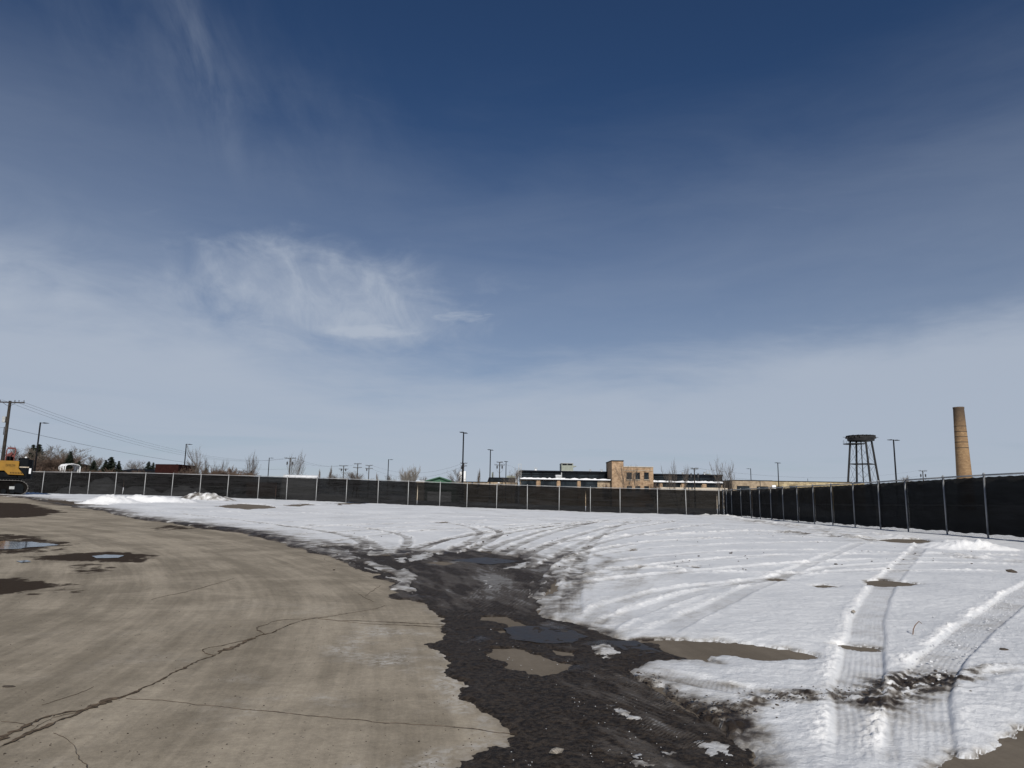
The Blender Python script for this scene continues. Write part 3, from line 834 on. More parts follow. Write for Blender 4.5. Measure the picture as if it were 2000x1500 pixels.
def lattice(y0, y1, ratio, u0, u1, du):
    n = int(math.log(y1 / y0) / math.log(ratio)) + 1
    ys = y0 * ratio ** np.arange(n)
    us = np.arange(u0, u1 + du * .5, du)
    Y, U = np.meshgrid(ys, us, indexing='ij')
    return U * Y, Y

# ------------------------------------------------------------------ ground materials
def mk_snow():
    m, t, b, out = mat_new('snow')
    d = t.attr('dirt'); p = t.pos()
    g1 = t.noise(p, 9.0, 6.0, 0.65); g2 = t.noise(p, 42.0, 4.0, 0.6); g3 = t.noise(p, 160.0, 2.0, 0.5)
    dd = t.m('ADD', d, t.m('MULTIPLY', t.m('SUBTRACT', g1, 0.5), t.m('ADD', 0.15, t.m('MULTIPLY', d, 0.9))))
    dd = t.m('ADD', dd, t.m('MULTIPLY', t.m('SUBTRACT', g2, 0.5), t.m('MULTIPLY', d, 0.7)))
    speck = t.m('MULTIPLY', t.ss(g3, 0.70, 0.80), t.m('MULTIPLY', d, 1.2))
    dd = t.m('ADD', dd, speck)
    tint = t.noise(p, 0.45, 5.0, 0.6)
    clean = t.mix(t.ss(tint, 0.3, 0.7), (0.600, 0.615, 0.640), (0.715, 0.726, 0.742))
    clean = t.mix(t.ss(t.attr('fresh'), 0.05, 0.6), clean, (0.86, 0.862, 0.865))
    c = t.mix(t.ss(dd, 0.05, 0.55), clean, (0.30, 0.285, 0.265))
    c = t.mix(t.ss(dd, 0.38, 0.85), c, (0.075, 0.062, 0.05))
    c = t.mix(t.ss(dd, 0.80, 1.15), c, (0.028, 0.021, 0.016))
    t.put(b.inputs['Base Color'], c)
    t.put(b.inputs['Roughness'], t.m('SUBTRACT', 0.72, t.m('MULTIPLY', t.ss(dd, 0.3, 0.8), 0.18)))
    b.inputs['Specular IOR Level'].default_value = 0.25
    bp = t.new('ShaderNodeBump'); bp.inputs['Strength'].default_value = 0.8; bp.inputs['Distance'].default_value = 0.016
    hgt = t.m('ADD', t.m('MULTIPLY', g2, 0.7), t.m('ADD', t.m('MULTIPLY', g1, 0.6), t.m('MULTIPLY', g3, 0.3)))
    t.put(bp.inputs['Height'], hgt); t.l.new(bp.outputs[0], b.inputs['Normal'])
    return m
def mk_slush():
    m, t, b, out = mat_new('slush')
    s = t.attr('smear'); w = t.attr('wet'); p = t.pos()
    g1 = t.noise(p, 5.0, 6.0, 0.65, 0.4); g2 = t.noise(p, 30.0, 5.0, 0.65); g3 = t.noise(p, 140.0, 2.0, 0.5)
    v = t.m('ADD', s, t.m('MULTIPLY', t.m('SUBTRACT', g1, 0.5), 0.7))
    c = t.mix(t.ss(g2, 0.36, 0.64), (0.014, 0.0105, 0.008), (0.056, 0.043, 0.032))
    c = t.mix(t.ss(v, 0.35, 0.75), c, (0.080, 0.068, 0.058))
    c = t.mix(t.ss(v, 0.85, 1.45), c, (0.25, 0.245, 0.24))
    c = t.mix(t.m('MULTIPLY', t.ss(g3, 0.72, 0.80), 0.5), c, (0.20, 0.19, 0.175))
    t.put(b.inputs['Base Color'], c)
    ww = t.m('ADD', w, t.m('MULTIPLY', t.m('SUBTRACT', g1, 0.5), 0.8))
    t.put(b.inputs['Roughness'], t.m('SUBTRACT', 0.62, t.m('MULTIPLY', t.ss(ww, 0.45, 0.9), 0.44)))
    b.inputs['Specular IOR Level'].default_value = 0.14
    bp = t.new('ShaderNodeBump'); bp.inputs['Strength'].default_value = 0.9; bp.inputs['Distance'].default_value = 0.03
    t.put(bp.inputs['Height'], t.m('ADD', t.m('MULTIPLY', g2, 0.8), t.m('MULTIPLY', g3, 0.35))); t.l.new(bp.outputs[0], b.inputs['Normal'])
    return m
def mk_pave():
    m, t, b, out = mat_new('dirt_pavement')
    p = t.pos()
    wet = t.attr('wet'); damp = t.attr('damp'); salt = t.attr('salt'); la = t.attr('lat'); al = t.attr('along')
    fl = t.xyz(t.m('MULTIPLY', la, 1.0), t.m('MULTIPLY', al, 0.045), 0.0)
    st1 = t.noise(fl, 1.4, 6.0, 0.62, 0.2)
    st2 = t.noise(t.xyz(t.m('MULTIPLY', la, 1.0), t.m('MULTIPLY', al, 0.10), 4.0), 7.0, 5.0, 0.6, 0.3)
    mott = t.noise(p, 0.7, 6.0, 0.6, 0.3); g2 = t.noise(p, 11.0, 6.0, 0.65); g3 = t.noise(p, 90.0, 3.0, 0.6)
    # long direction streaks across the lot as well
    st3 = t.noise(t.map(p, (0.9, 7.0, 1), (0, 0, math.radians(38))), 1.0, 6.0, 0.62, 0.3)
    v = t.m('ADD', t.m('MULTIPLY', st1, 0.44), t.m('ADD', t.m('MULTIPLY', mott, 0.36), t.m('ADD', t.m('MULTIPLY', st2, 0.14), t.m('MULTIPLY', st3, 0.06))))
    c = t.mix(t.ss(v, 0.42, 0.58), (0.205, 0.175, 0.131), (0.345, 0.298, 0.231))
    c = t.mix(t.m('MULTIPLY', t.ss(g2, 0.35, 0.75), 0.28), c, (0.155, 0.13, 0.10))
    c = t.mix(t.m('MULTIPLY', t.ss(g3, 0.60, 0.72), 0.40), c, (0.11, 0.093, 0.075))
    c = t.mix(t.m('MULTIPLY', t.ss(g3, 0.42, 0.30), 0.25), c, (0.36, 0.32, 0.27))
    fine = t.noise(t.xyz(t.m('MULTIPLY', la, 1.0), t.m('MULTIPLY', al, 0.035), 9.0), 13.0, 5.0, 0.7, 0.15)
    g4 = t.noise(p, 34.0, 4.0, 0.7); g5 = t.noise(p, 210.0, 2.0, 0.6)
    g6 = t.noise(p, 5.0, 8.0, 0.78, 0.2)
    mul = t.m('SUBTRACT', t.m('ADD', t.m('MULTIPLY', fine, 0.50), t.m('ADD', t.m('MULTIPLY', g6, 0.80), t.m('ADD', t.m('MULTIPLY', g4, 0.60), t.m('MULTIPLY', g5, 0.50)))), 0.20)
    gm = t.new('ShaderNodeMix', data_type='RGBA', blend_type='MULTIPLY'); gm.inputs[0].default_value = 1.0
    t.put(gm.inputs[6], c); t.put(gm.inputs[7], t.xyz(mul, mul, mul)); c = gm.outputs[2]
    # pale dried salt
    sn = t.m('MULTIPLY', salt, t.ss(t.noise(p, 16.0, 6.0, 0.7, 0.5), 0.38, 0.62))
    c = t.mix(t.m('MULTIPLY', sn, 0.75), c, (0.50, 0.48, 0.45))
    # small stones and grit, tyre rubbed
    vo = t.new('ShaderNodeTexVoronoi'); vo.inputs['Scale'].default_value = 16.0
    t.l.new(p, vo.inputs['Vector'])
    sep = t.new('ShaderNodeSeparateColor'); t.l.new(vo.outputs['Color'], sep.inputs[0])
    dot = t.m('MULTIPLY', t.m('LESS_THAN', vo.outputs['Distance'], t.m('MULTIPLY', sep.outputs[1], 0.16)), t.m('GREATER_THAN', sep.outputs[0], 0.70))
    c = t.mix(t.m('MULTIPLY', dot, 0.75), c, (0.055, 0.045, 0.037))
    # wet mud
    wv = t.m('ADD', wet, t.m('MULTIPLY', t.m('SUBTRACT', t.noise(t.map(p, (1, 0.6, 1)), 2.2, 8.0, 0.75, 0.4), 0.5), 2.4))
    wm = t.m('MULTIPLY', t.ss(wv, 0.40, 0.75), t.m('GREATER_THAN', wet, 0.02))
    c = t.mix(wm, c, t.mix(g2, (0.022, 0.015, 0.010), (0.052, 0.038, 0.027)))
    dm = t.m('MINIMUM', t.m('MULTIPLY', damp, 0.72), 0.85)
    c = t.mix(dm, c, (0.09, 0.072, 0.055))
    t.put(b.inputs['Base Color'], c)
    b.inputs['Roughness'].default_value = 0.9
    t.put(b.inputs['Specular IOR Level'], t.m('SUBTRACT', 0.22, t.m('MULTIPLY', wm, 0.16)))
    bp = t.new('ShaderNodeBump'); bp.inputs['Strength'].default_value = 0.45; bp.inputs['Distance'].default_value = 0.008
    t.put(bp.inputs['Height'], t.m('ADD', t.m('MULTIPLY', g2, 0.6), t.m('ADD', t.m('MULTIPLY', g3, 0.5), t.m('MULTIPLY', st2, 0.5)))); t.l.new(bp.outputs[0], b.inputs['Normal'])
    return m
def mk_far_ground():
    m, t, b, out = mat_new('far_ground')
    p = t.pos()
    n = t.noise(p, 0.05, 8.0, 0.62); n2 = t.noise(p, 1.2, 5.0, 0.6)
    v = t.m('ADD', n, t.m('MULTIPLY', t.m('SUBTRACT', n2, 0.5), 0.25))
    c = t.mix(t.ss(v, 0.58, 0.68), (0.74, 0.76, 0.79), (0.16, 0.13, 0.095))
    t.put(b.inputs['Base Color'], c); b.inputs['Roughness'].default_value = 0.8
    b.inputs['Specular IOR Level'].default_value = 0.2
    return m
M_SNOW, M_SLUSH, M_PAVE, M_FARG = mk_snow(), mk_slush(), mk_pave(), mk_far_ground()

# land out to the horizon
def far_sheet():
    r = np.concatenate([np.arange(-120, 121, 4.0)])
    far = np.array([150, 200, 300, 500, 900, 1600, 3000, 6000, 9000.0])
    xs = np.concatenate([-far[::-1], r, far]); ys = np.concatenate([-far[::-1], r, far])
    Y, X = np.meshgrid(ys, xs, indexing='ij')
    o = sheet('ground', X, Y, lambda x, y: (np.where((y < 92) & (x > -75) & (x < 40) & (y > -4), -0.16, -0.02).astype(np.float32),), None, 0.0, M_FARG, [])
    return tag(o, kind='structure')
far_sheet()
X, Y = lattice(0.8, 96, 1.0085, -1.35, 1.4, 1 / 200.0)
pavement = tag(sheet('pavement', X, Y, pave_eval, None, 0.0, M_PAVE, ['wet', 'damp', 'salt', 'lat', 'along']), kind='structure')
X, Y = lattice(2.2, 46, 1.0052, -0.72, 0.50, 1 / 480.0)
slush = tag(sheet('slush', X, Y, slush_eval, -0.004, 0.0, M_SLUSH, ['smear', 'wet']), kind='structure')
X, Y = lattice(2.2, 92, 1.0048, -0.9, 1.35, 1 / 450.0)
snow = tag(sheet('snow_cover', X, Y, snow_eval, -0.004, 0.0, M_SNOW, ['dirt', 'fresh']), kind='structure')

# ------------------------------------------------------------------ ground details: cracks, puddles, loose bits
M_MUD = simple('crack_mud', (0.105, 0.080, 0.058), 0.9, spec=0.1, var=0.45, scale=14.0, bump=0.4, bscale=60)
def mk_water():
    m, t, b, out = mat_new('meltwater')
    b.inputs['Base Color'].default_value = (0.018, 0.016, 0.014, 1)
    t.put(b.inputs['Roughness'], t.m('ADD', 0.03, t.m('MULTIPLY', t.noise(t.pos(), 3.0, 3.0), 0.10)))
    b.inputs['IOR'].default_value = 1.33
    bp = t.new('ShaderNodeBump'); bp.inputs['Strength'].default_value = 0.05; bp.inputs['Distance'].default_value = 0.01
    t.put(bp.inputs['Height'], t.noise(t.map(t.pos(), (1, 3, 1)), 5.0, 3.0)); t.l.new(bp.outputs[0], b.inputs['Normal'])
    return m
M_WATER = mk_water()
def mk_wetmud():
    m, t, b, out = mat_new('wet_mud_film')
    p = t.pos(); g = t.noise(p, 7.0, 6.0, 0.7)
    t.put(b.inputs['Base Color'], t.mix(t.ss(g, 0.35, 0.65), (0.016, 0.013, 0.011), (0.045, 0.037, 0.031)))
    t.put(b.inputs['Roughness'], t.m('ADD', 0.22, t.m('MULTIPLY', g, 0.4)))
    b.inputs['Specular IOR Level'].default_value = 0.13
    bp = t.new('ShaderNodeBump'); bp.inputs['Strength'].default_value = 0.35; bp.inputs['Distance'].default_value = 0.01
    t.put(bp.inputs['Height'], t.noise(p, 22.0, 4.0, 0.6)); t.l.new(bp.outputs[0], b.inputs['Normal'])
    return m
M_WETMUD = mk_wetmud()
def ribbon(name, px, w0, w1, parent, seed):
    """a ragged mud-filled crack lying in the pavement"""
    rnd = random.Random(seed)
    pts = catmull(GL(px), 0.10)
    L = len(pts); vs = []; fs = []
    dense = []
    for a, b in zip(pts[:-1], pts[1:]):
        n = max(1, int(np.linalg.norm(b - a) / 0.022))
        dense += [a + (b - a) * k / n for k in range(n)]
    dense.append(pts[-1])
    N = len(dense); off = 0.0; wl = wr = 0.5
    for i, p in enumerate(dense):
        d = dense[min(i + 1, N - 1)] - dense[max(i - 1, 0)]
        d = d / (np.linalg.norm(d) + 1e-9); n = np.array((-d[1], d[0]))
        f = i / max(1, N - 1)
        w = (w0 + (w1 - w0) * f) * (1.7 if w0 > 0.018 else 1.15)
        off = 0.020 * float(pnoise(np.array([p[0] * 5.]), np.array([p[1] * 5. + seed]), seed)[0]) + 0.010 * float(pnoise(np.array([p[0] * 18.]), np.array([p[1] * 18.]), seed)[0])
        wl = 0.35 * wl + 0.65 * rnd.uniform(-0.4, 1.3); wr = 0.35 * wr + 0.65 * rnd.uniform(-0.4, 1.3); pw = (0.05 if w0 < .018 else 0.3) + 1.3 * abs(float(pnoise(np.array([p[0] * 1.3]), np.array([p[1] * 1.3]), seed + 3)[0])); w *= pw
        e = min(1.0, i / 6.0, (N - 1 - i) / 6.0)
        c = p + n * off
        a = c + n * w * wl * e; b = c - n * w * wr * e
        vs += [(a[0], a[1], Tz(*a) + 0.006), (c[0], c[1], Tz(*c) + 0.003), (b[0], b[1], Tz(*b) + 0.006)]
        if i:
            k = 3 * i
            fs += [(k - 3, k, k + 1, k - 2), (k - 2, k + 1, k + 2, k - 1)]
    MB().add(vs, fs).build(name, M_MUD, parent)
for i, (px, w0, w1) in enumerate((
    ([(-60, 1478), (0, 1445), (60, 1415), (120, 1394), (175, 1384), (215, 1368), (245, 1361)], 0.038, 0.030),
    ([(-60, 1490), (0, 1461), (60, 1432), (130, 1402), (200, 1373), (245, 1362)], 0.032, 0.028),
    ([(235, 1364), (300, 1336), (370, 1299), (420, 1280)], 0.020, 0.022),
    ([(415, 1282), (470, 1258), (510, 1241), (535, 1236)], 0.034, 0.045),
    ([(530, 1238), (560, 1223), (600, 1210), (640, 1206)], 0.020, 0.014),
    ([(620, 1208), (660, 1212), (750, 1215), (870, 1221), (945, 1224)], 0.014, 0.022),
    ([(620, 1209), (720, 1219), (800, 1222), (880, 1226)], 0.012, 0.018),
    ([(605, 1210), (570, 1210), (540, 1213), (515, 1222), (500, 1227), (508, 1234), (518, 1239)], 0.012, 0.014),
    ([(418, 1282), (400, 1276), (398, 1269), (430, 1262), (480, 1251), (500, 1248)], 0.012, 0.008),
    ([(245, 1366), (320, 1370), (400, 1378), (540, 1392), (660, 1404), (760, 1413)], 0.007, 0.006),
    ([(740, 1412), (820, 1417), (890, 1421)], 0.005, 0.006),
    ([(886, 1421), (930, 1426), (1010, 1437)], 0.016, 0.040),
    ([(293, 1172), (330, 1163), (370, 1155), (420, 1141), (458, 1130)], 0.012, 0.014),
    ([(712, 1166), (728, 1154), (745, 1143)], 0.014, 0.010),
    ([(700, 1160), (716, 1170), (730, 1176)], 0.010, 0.012),
    ([(625, 1207), (690, 1197), (740, 1188), (752, 1183)], 0.008, 0.010),
    ([(80, 1378), (140, 1360), (185, 1342)], 0.006, 0.004),
    ([(105, 1433), (140, 1455), (160, 1490), (180, 1520)], 0.006, 0.005),
    ([(0, 1412), (40, 1413), (70, 1418)], 0.005, 0.005),
    ([(60, 1428), (100, 1404), (150, 1392)], 0.012, 0.008))):
    ribbon('crack', px, w0, w1, pavement, 900 + i)

def puddle(px, label, seed, zo=0.012):
    rnd = random.Random(seed)
    pts = GL(px)
    c = np.mean(pts, axis=0)
    ring = []
    n = len(pts)
    for i in range(n):
        a, b = np.array(pts[i]), np.array(pts[(i + 1) % n])
        for k in range(8):
            q = a + (b - a) * k / 8
            dv = q - c
            s = 1 + 0.22 * float(pnoise(np.array([q[0] * 1.7]), np.array([q[1] * 1.7]), seed)[0]) + 0.10 * float(pnoise(np.array([q[0] * 6.]), np.array([q[1] * 6.]), seed)[0])
            ring.append(c + dv * s)
    vs = [(c[0], c[1], Tz(*c) + zo)] + [(q[0], q[1], Tz(*q) + zo) for q in ring]
    m = len(ring)
    o = MB().add(vs, [(0, 1 + i, 1 + (i + 1) % m) for i in range(m)]).build('puddle', M_WATER if zo < 0.015 else M_WETMUD)
    tag(o, kind='structure')
puddle([(-60, 1059), (0, 1057), (60, 1059), (112, 1064), (70, 1069), (40, 1072), (-60, 1078)], '', 5)
puddle([(176, 1087), (205, 1084), (240, 1086), (228, 1090), (190, 1091)], '', 6)
puddle([(985, 1231), (1050, 1226), (1110, 1234), (1165, 1246), (1125, 1262), (1050, 1257), (1000, 1250)], '', 8, 0.019)
puddle([(880, 1096), (950, 1090), (1015, 1098), (960, 1105)], '', 9, 0.021)
puddle([(1190, 1258), (1240, 1256), (1290, 1276), (1250, 1286), (1215, 1272)], '', 10, 0.017)
puddle([(30, 1097), (52, 1095), (62, 1098), (40, 1100)], '', 7)

M_STONE = simple('loose_stone', (0.30, 0.27, 0.23), 0.85, var=0.5, scale=8.0, bump=0.5, bscale=40)
M_CLOD = simple('dirt_clod', (0.055, 0.043, 0.033), 0.9, var=0.5, scale=8.0)
M_ICE = simple('ice_clod', (0.62, 0.63, 0.65), 0.55, var=0.18, scale=9.0, bump=0.4, bscale=50)
def rock_mesh(seed, mat, flat=0.6):
    bm = bmesh.new(); bmesh.ops.create_icosphere(bm, subdivisions=1, radius=1.0)
    rnd = random.Random(seed)
    for v in bm.verts:
        v.co = v.co * rnd.uniform(0.65, 1.15); v.co.z *= flat
    me = bpy.data.meshes.new('stone'); bm.to_mesh(me); bm.free(); me.materials.append(mat)
    return me
def scatter(name, mat, n, seed, sampler, size, label, cat):
    """loose crumbs too many to count, joined into one object"""
    rnd = random.Random(seed); m = MB()
    protos = []
    for k in range(4):
        me = rock_mesh(seed + k, mat); protos.append(([tuple(v.co) for v in me.vertices], [tuple(p.vertices) for p in me.polygons])); bpy.data.meshes.remove(me)
    for i in range(n):
        x, y, zb = sampler(rnd)
        s = size * rnd.uniform(0.4, 1.0) * (1.6 if rnd.random() < .1 else 1)
        a = rnd.uniform(0, 6.28); ca, sa = math.cos(a), math.sin(a)
        vs, fs = rnd.choice(protos)
        z = Tz(x, y) + zb
        m.add([(x + s * (v[0] * ca - v[1] * sa), y + s * (v[0] * sa + v[1] * ca), z + s * v[2] * .8 + s * .2) for v in vs], fs)
    o = m.build(name, mat)
    return tag(o, label, cat, kind='stuff')
def along(pts, spread):
    pts = [np.array(p) for p in pts]
    def f(rnd):
        i = rnd.randrange(len(pts) - 1); t = rnd.random()
        p = pts[i] + (pts[i + 1] - pts[i]) * t
        return p[0] + rnd.gauss(0, spread), p[1] + rnd.gauss(0, spread), 0.05
    return f
EDGE_W = GL([(1240, 1322), (1300, 1362), (1380, 1402), (1450, 1400), (1520, 1374), (1620, 1368), (1720, 1368), (1800, 1345), (1880, 1326)])
scatter('dirt_clods', M_CLOD, 420, 11, along(EDGE_W, 0.09), 0.011, 'small dark dirt clods strewn along the dirty snow ridge', 'dirt clods')
scatter('ice_clods', M_ICE, 700, 12, along(TRW[1][0][6:], 0.20), 0.013, 'crumbs of broken snow beside the tyre tracks', 'snow crumbs')
def lot_sampler(rnd):
    while True:
        px, py = rnd.uniform(-50, 950), 1090 + 430 * rnd.random() ** 0.7
        x, y = G(px, py)
        if sd_poly(PAVE, np.array([x], np.float32), np.array([y], np.float32))[0] > 0.1:
            return x, y, 0.0
scatter('gravel', M_CLOD, 420, 13, lot_sampler, 0.0055, 'dark grit scattered over the tan dirt lot', 'grit')
def slush_sampler(rnd):
    while True:
        x, y = G(rnd.uniform(900, 1450), rnd.uniform(1230, 1520))
        if sd_poly(SLUSH, np.array([x], np.float32), np.array([y], np.float32))[0] > 0.1:
            return x, y, 0.015
scatter('ice_grit', M_ICE, 150, 14, slush_sampler, 0.005, 'tiny ice chips glinting in the dark slush', 'ice chips')
def far_sampler(rnd):
    px, py = rnd.uniform(560, 1900), rnd.uniform(1006, 1120)
    x, y = G(px, py)
    return x, y, 0.06
scatter('snow_litter', M_CLOD, 110, 15, far_sampler, 0.030, 'dark clods and litter dotting the far snow', 'litter')
# single stones that show in the foreground
def stone(px, py, s, mat, label, seed, flat=0.5, rz=0.3, zb=0.03):
    me = rock_mesh(seed, mat, flat)
    o = bpy.data.objects.new('stone', me); link(o)
    x, y = G(px, py); o.location = (x, y, Tz(x, y) + zb); o.scale = s; o.rotation_euler = (0.1, 0.1, rz)
    return tag(o, label, 'stone')
stone(1087, 1478, (0.055, 0.03, 0.028), M_STONE, 'pale broken concrete chunk lying in the dark slush at the bottom edge', 31, 0.7, 0.5, 0.03)
stone(1668, 1206, (0.045, 0.035, 0.03), M_STONE, 'tan stone on the snow beside the near tyre track', 32, 0.7, 0.9, 0.07)
stone(1976, 1123, (0.14, 0.10, 0.07), M_CLOD, 'dark clod on the snow near the right edge', 33, 0.6, 0.2, 0.07)
stone(1962, 1281, (0.05, 0.04, 0.03), M_CLOD, 'dark clod on the snow beyond the curved tyre track at right', 34, 0.6, 0.2, 0.06)
stone(664, 989, (0.22, 0.16, 0.13), M_CLOD, 'dark lump on the far snow in front of the fence', 36, 0.6, 0.2, 0.10)
stone(18, 1342, (0.05, 0.02, 0.012), M_CLOD, 'flat dark chip on the tan lot at the left edge', 35, 0.4, 0.3, 0.005)
# twig standing in the snow
M_TWIG = simple('twig_bark', (0.16, 0.10, 0.065), 0.85)
x, y = G(1783, 1248)
tw = MB().path([(0, 0, -0.02), (0.012, 0.0, 0.05), (0.05, 0.03, 0.085), (0.10, 0.04, 0.125), (0.135, 0.05, 0.10)], [0.006, 0.006, 0.005, 0.004, 0.003], 5)
o = tw.build('twig', M_TWIG); o.location = (x, y, Tz(x, y) + 0.05)
tag(o, 'thin bent brown twig sticking out of the clean snow', 'twig')

# ------------------------------------------------------------------ fences
M_GALV = simple('galvanised_steel', (0.34, 0.345, 0.35), 0.5, metal=0.2, var=0.15, scale=4)
M_GALVD = simple('shaded_galvanised_steel', (0.25, 0.255, 0.26), 0.5, metal=0.35, var=0.15, scale=4)  # darker copy of the galvanised steel: right fence shade put into its colour
M_WIRE = simple('fence_wire', (0.04, 0.04, 0.04), 0.6, metal=0.0, var=0.1)
def mk_screen(name, through, alb):
    m = bpy.data.materials.new(name); m.use_nodes = True
    t = NT(m.node_tree); t.n.clear()
    out = t.new('ShaderNodeOutputMaterial')
    b = t.new('ShaderNodeBsdfPrincipled'); tr = t.new('ShaderNodeBsdfTransparent'); mx = t.new('ShaderNodeMixShader')
    p = t.obj()
    n = t.noise(t.map(p, (0.35, 0.35, 3.0)), 1.0, 6.0, 0.65); n2 = t.noise(t.map(p, (1, 1, 14)), 1.5, 4.0, 0.6)
    v = t.m('ADD', t.m('MULTIPLY', n, 0.6), t.m('MULTIPLY', n2, 0.4))
    t.put(b.inputs['Base Color'], t.mix(t.ss(v, 0.42, 0.66), tuple(c * 0.45 for c in alb), tuple(c * 3.2 for c in alb)))
    b.inputs['Roughness'].default_value = 0.85; b.inputs['Specular IOR Level'].default_value = 0.08
    t.put(mx.inputs[0], 1.0 - through)
    t.l.new(tr.outputs[0], mx.inputs[1]); t.l.new(b.outputs[0], mx.inputs[2]); t.l.new(mx.outputs[0], out.inputs[0])
    MATS[name] = m
    return m
M_SCR_A = mk_screen('black_windscreen', 0.024, (0.0055, 0.0055, 0.006))
M_SCR_B = mk_screen('shaded_windscreen', 0.006, (0.0045, 0.005, 0.0055))  # same black fabric, colour and see-through lowered to imitate its shaded, slanting side
M_SEAM = simple('screen_seam', (0.006, 0.006, 0.006), 0.9, var=0.1)
FH = 2.44
def chain_mesh(L, H, pitch):
    m = MB(); r = 0.0020
    n = int((L + H) / pitch)
    for i in range(n):
        for sgn in (1, -1):
            s0 = i * pitch - H
            a = [s0, 0.0]; b = [s0 + H, H]
            if a[0] < 0: a = [0.0, -s0]
            if b[0] > L: b = [L, L - s0]
            if b[1] <= a[1]: continue
            if sgn < 0: a[0], b[0] = L - a[0], L - b[0]
            m.tube((a[0], sgn * 0.003, a[1]), (b[0], sgn * 0.003, b[1]), r, n=3, caps=False)
    return m.mesh('chain_link', M_WIRE)
CHAIN = chain_mesh(3.0, FH - 0.06, 0.075)
def line_hit(px, A, B, py=985):
    """where the vertical plane through a pixel column meets the plan line A-B"""
    v = ray(px, py)
    dx, dy = B[0] - A[0], B[1] - A[1]
    det = v.x * (-dy) + v.y * dx
    s = (v.x * A[1] - v.y * A[0]) / det * 1.0
    s = (A[0] * v.y - A[1] * v.x) / (dy * v.x - dx * v.y)
    return (A[0] + dx * s, A[1] + dy * s)
def build_fence(root_label, posts, mpost, mscr, hem, slits, scallop, seed):
    rnd = random.Random(seed)
    x0, y0 = posts[0]
    root = empty('chain_link_fence', (0, 0, 0), 0, root_label, 'fence')
    tops = []
    for i, (x, y) in enumerate(posts):
        z = Tz(x, y)
        m = MB().tube((0, 0, -0.3), (0, 0, FH + 0.02), 0.036, n=10).lathe([(0.05, FH + 0.02), (0.05, FH + 0.05), (0.03, FH + 0.085), (0.0, FH + 0.095)], n=10)
        o = m.build('post', mpost, root, True)
        o.location = (x, y, z); o.rotation_euler = (rnd.gauss(0, 0.006), rnd.gauss(0, 0.006), 0)
        tops.append(Vector((x, y, z + FH)))
    for i in range(len(posts) - 1):
        a, b = tops[i], tops[i + 1]
        dv = b - a; L = dv.length
        fl = Vector((dv.x, dv.y, 0)); Lf = fl.length; fl.normalize()
        nrm = Vector((-fl.y, fl.x, 0))
        if nrm.dot(Vector((-a.x, -a.y, 0))) > 0: nrm = -nrm     # away from the lot
        MB().tube(a + nrm * 0.0, b + nrm * 0.0, 0.030, n=8).build('top_rail', mpost, root, True)
        # chain link, tied to the lot side of the posts
        c = bpy.data.objects.new('chain_link', CHAIN); link(c, root)
        ez = Vector((0, 0, 1)); ex = dv.normalized(); 
        M = Matrix(((ex.x * L / 3.0, nrm.x, 0, a.x + nrm.x * 0.052), (ex.y * L / 3.0, nrm.y, 0, a.y + nrm.y * 0.052), (ex.z * L / 3.0, 0, 1, a.z - FH + 0.05), (0, 0, 0, 1)))
        c.matrix_local = M
        # screen fabric behind the wire, in one length or parted by a slit
        cuts = [s for (k, s) in slits if k == i]
        spans = [(0.0, cuts[0], False, True), (cuts[0], 1.0, True, False)] if cuts else [(0.0, 1.0, False, False)]
        for (u0, u1, openl, openr) in spans:
            nu, nv = 14, 10
            vs = []; fs = []
            ph = rnd.uniform(0, 6); he = hem + rnd.uniform(-0.03, 0.03)
            for iv in range(nv + 1):
                v = iv / nv
                for iu in range(nu + 1):
                    u = u0 + (u1 - u0) * iu / nu
                    gap = 0.035 * math.sin(math.pi * min(1, max(0, (v - 0.0) / 0.85))) if v < 0.85 else 0
                    du = 0.0
                    if openr and iu == nu: du = -gap
                    if openl and iu == 0: du = gap
                    zt = FH - 0.045 - scallop * abs(math.sin(u * math.pi * 5 + ph)) - 0.006
                    zb = he + 0.02 * math.sin(u * 9 + ph) + 0.015 * math.sin(u * 23 + ph)
                    z = zb + (zt - zb) * v
                    bil = 0.085 + (0.045 * math.sin(math.pi * u) * math.sin(math.pi * v) + 0.020 * math.sin(u * 13 + v * 7 + ph)) * min(1.0, 6 * u, 6 * (1 - u)) + 0.003 * math.sin(u * 41 + ph * 3)
                    p = a + (b - a) * u + fl * du + nrm * bil
                    vs.append((p.x, p.y, p.z - FH + z))
            for iv in range(nv):
                for iu in range(nu):
                    k = iv * (nu + 1) + iu
                    fs.append((k, k + 1, k + nu + 2, k + nu + 1))
            pan = MB().add(vs, fs).build('screen_panel', mscr, root, True)
            row = 5 * (nu + 1)
            sv = []; sf = []
            for iu in range(nu + 1):
                q = Vector(vs[row + iu]) - nrm * 0.012
                sv += [(q.x, q.y, q.z - 0.03), (q.x, q.y, q.z + 0.03)]
                if iu: sf.append((2 * iu - 2, 2 * iu, 2 * iu + 1, 2 * iu - 1))
            MB().add(sv, sf).build('seam', M_SEAM, pan, True)
    return root
_c = P(1412, 983, 68.2); CORNER = (_c.x, _c.y)
_r = P(1924, 990, 27.8); RIGHT = (_r.x, _r.y)
_l = P(80, 944, 78.7); LEFT = (_l.x, _l.y)
left_px = [1404, 1340, 1284, 1211, 1153, 1092, 1030, 970, 912, 859, 797, 738, 676, 617, 559, 503, 443, 389, 334, 280, 223, 170, 134, 80]
lp = [CORNER] + [line_hit(p, CORNER, LEFT, 975) for p in left_px]
dl = (Vector(LEFT) - Vector(CORNER)).normalized()
for k in range(1, 8):
    lp.append((lp[24][0] + dl.x * 3.05 * k, lp[24][1] + dl.y * 3.05 * k))
right_px = [1419.5, 1429.5, 1448, 1467, 1484.5, 1506, 1530, 1558, 1589.5, 1625, 1668, 1717.5, 1771, 1846, 1925]
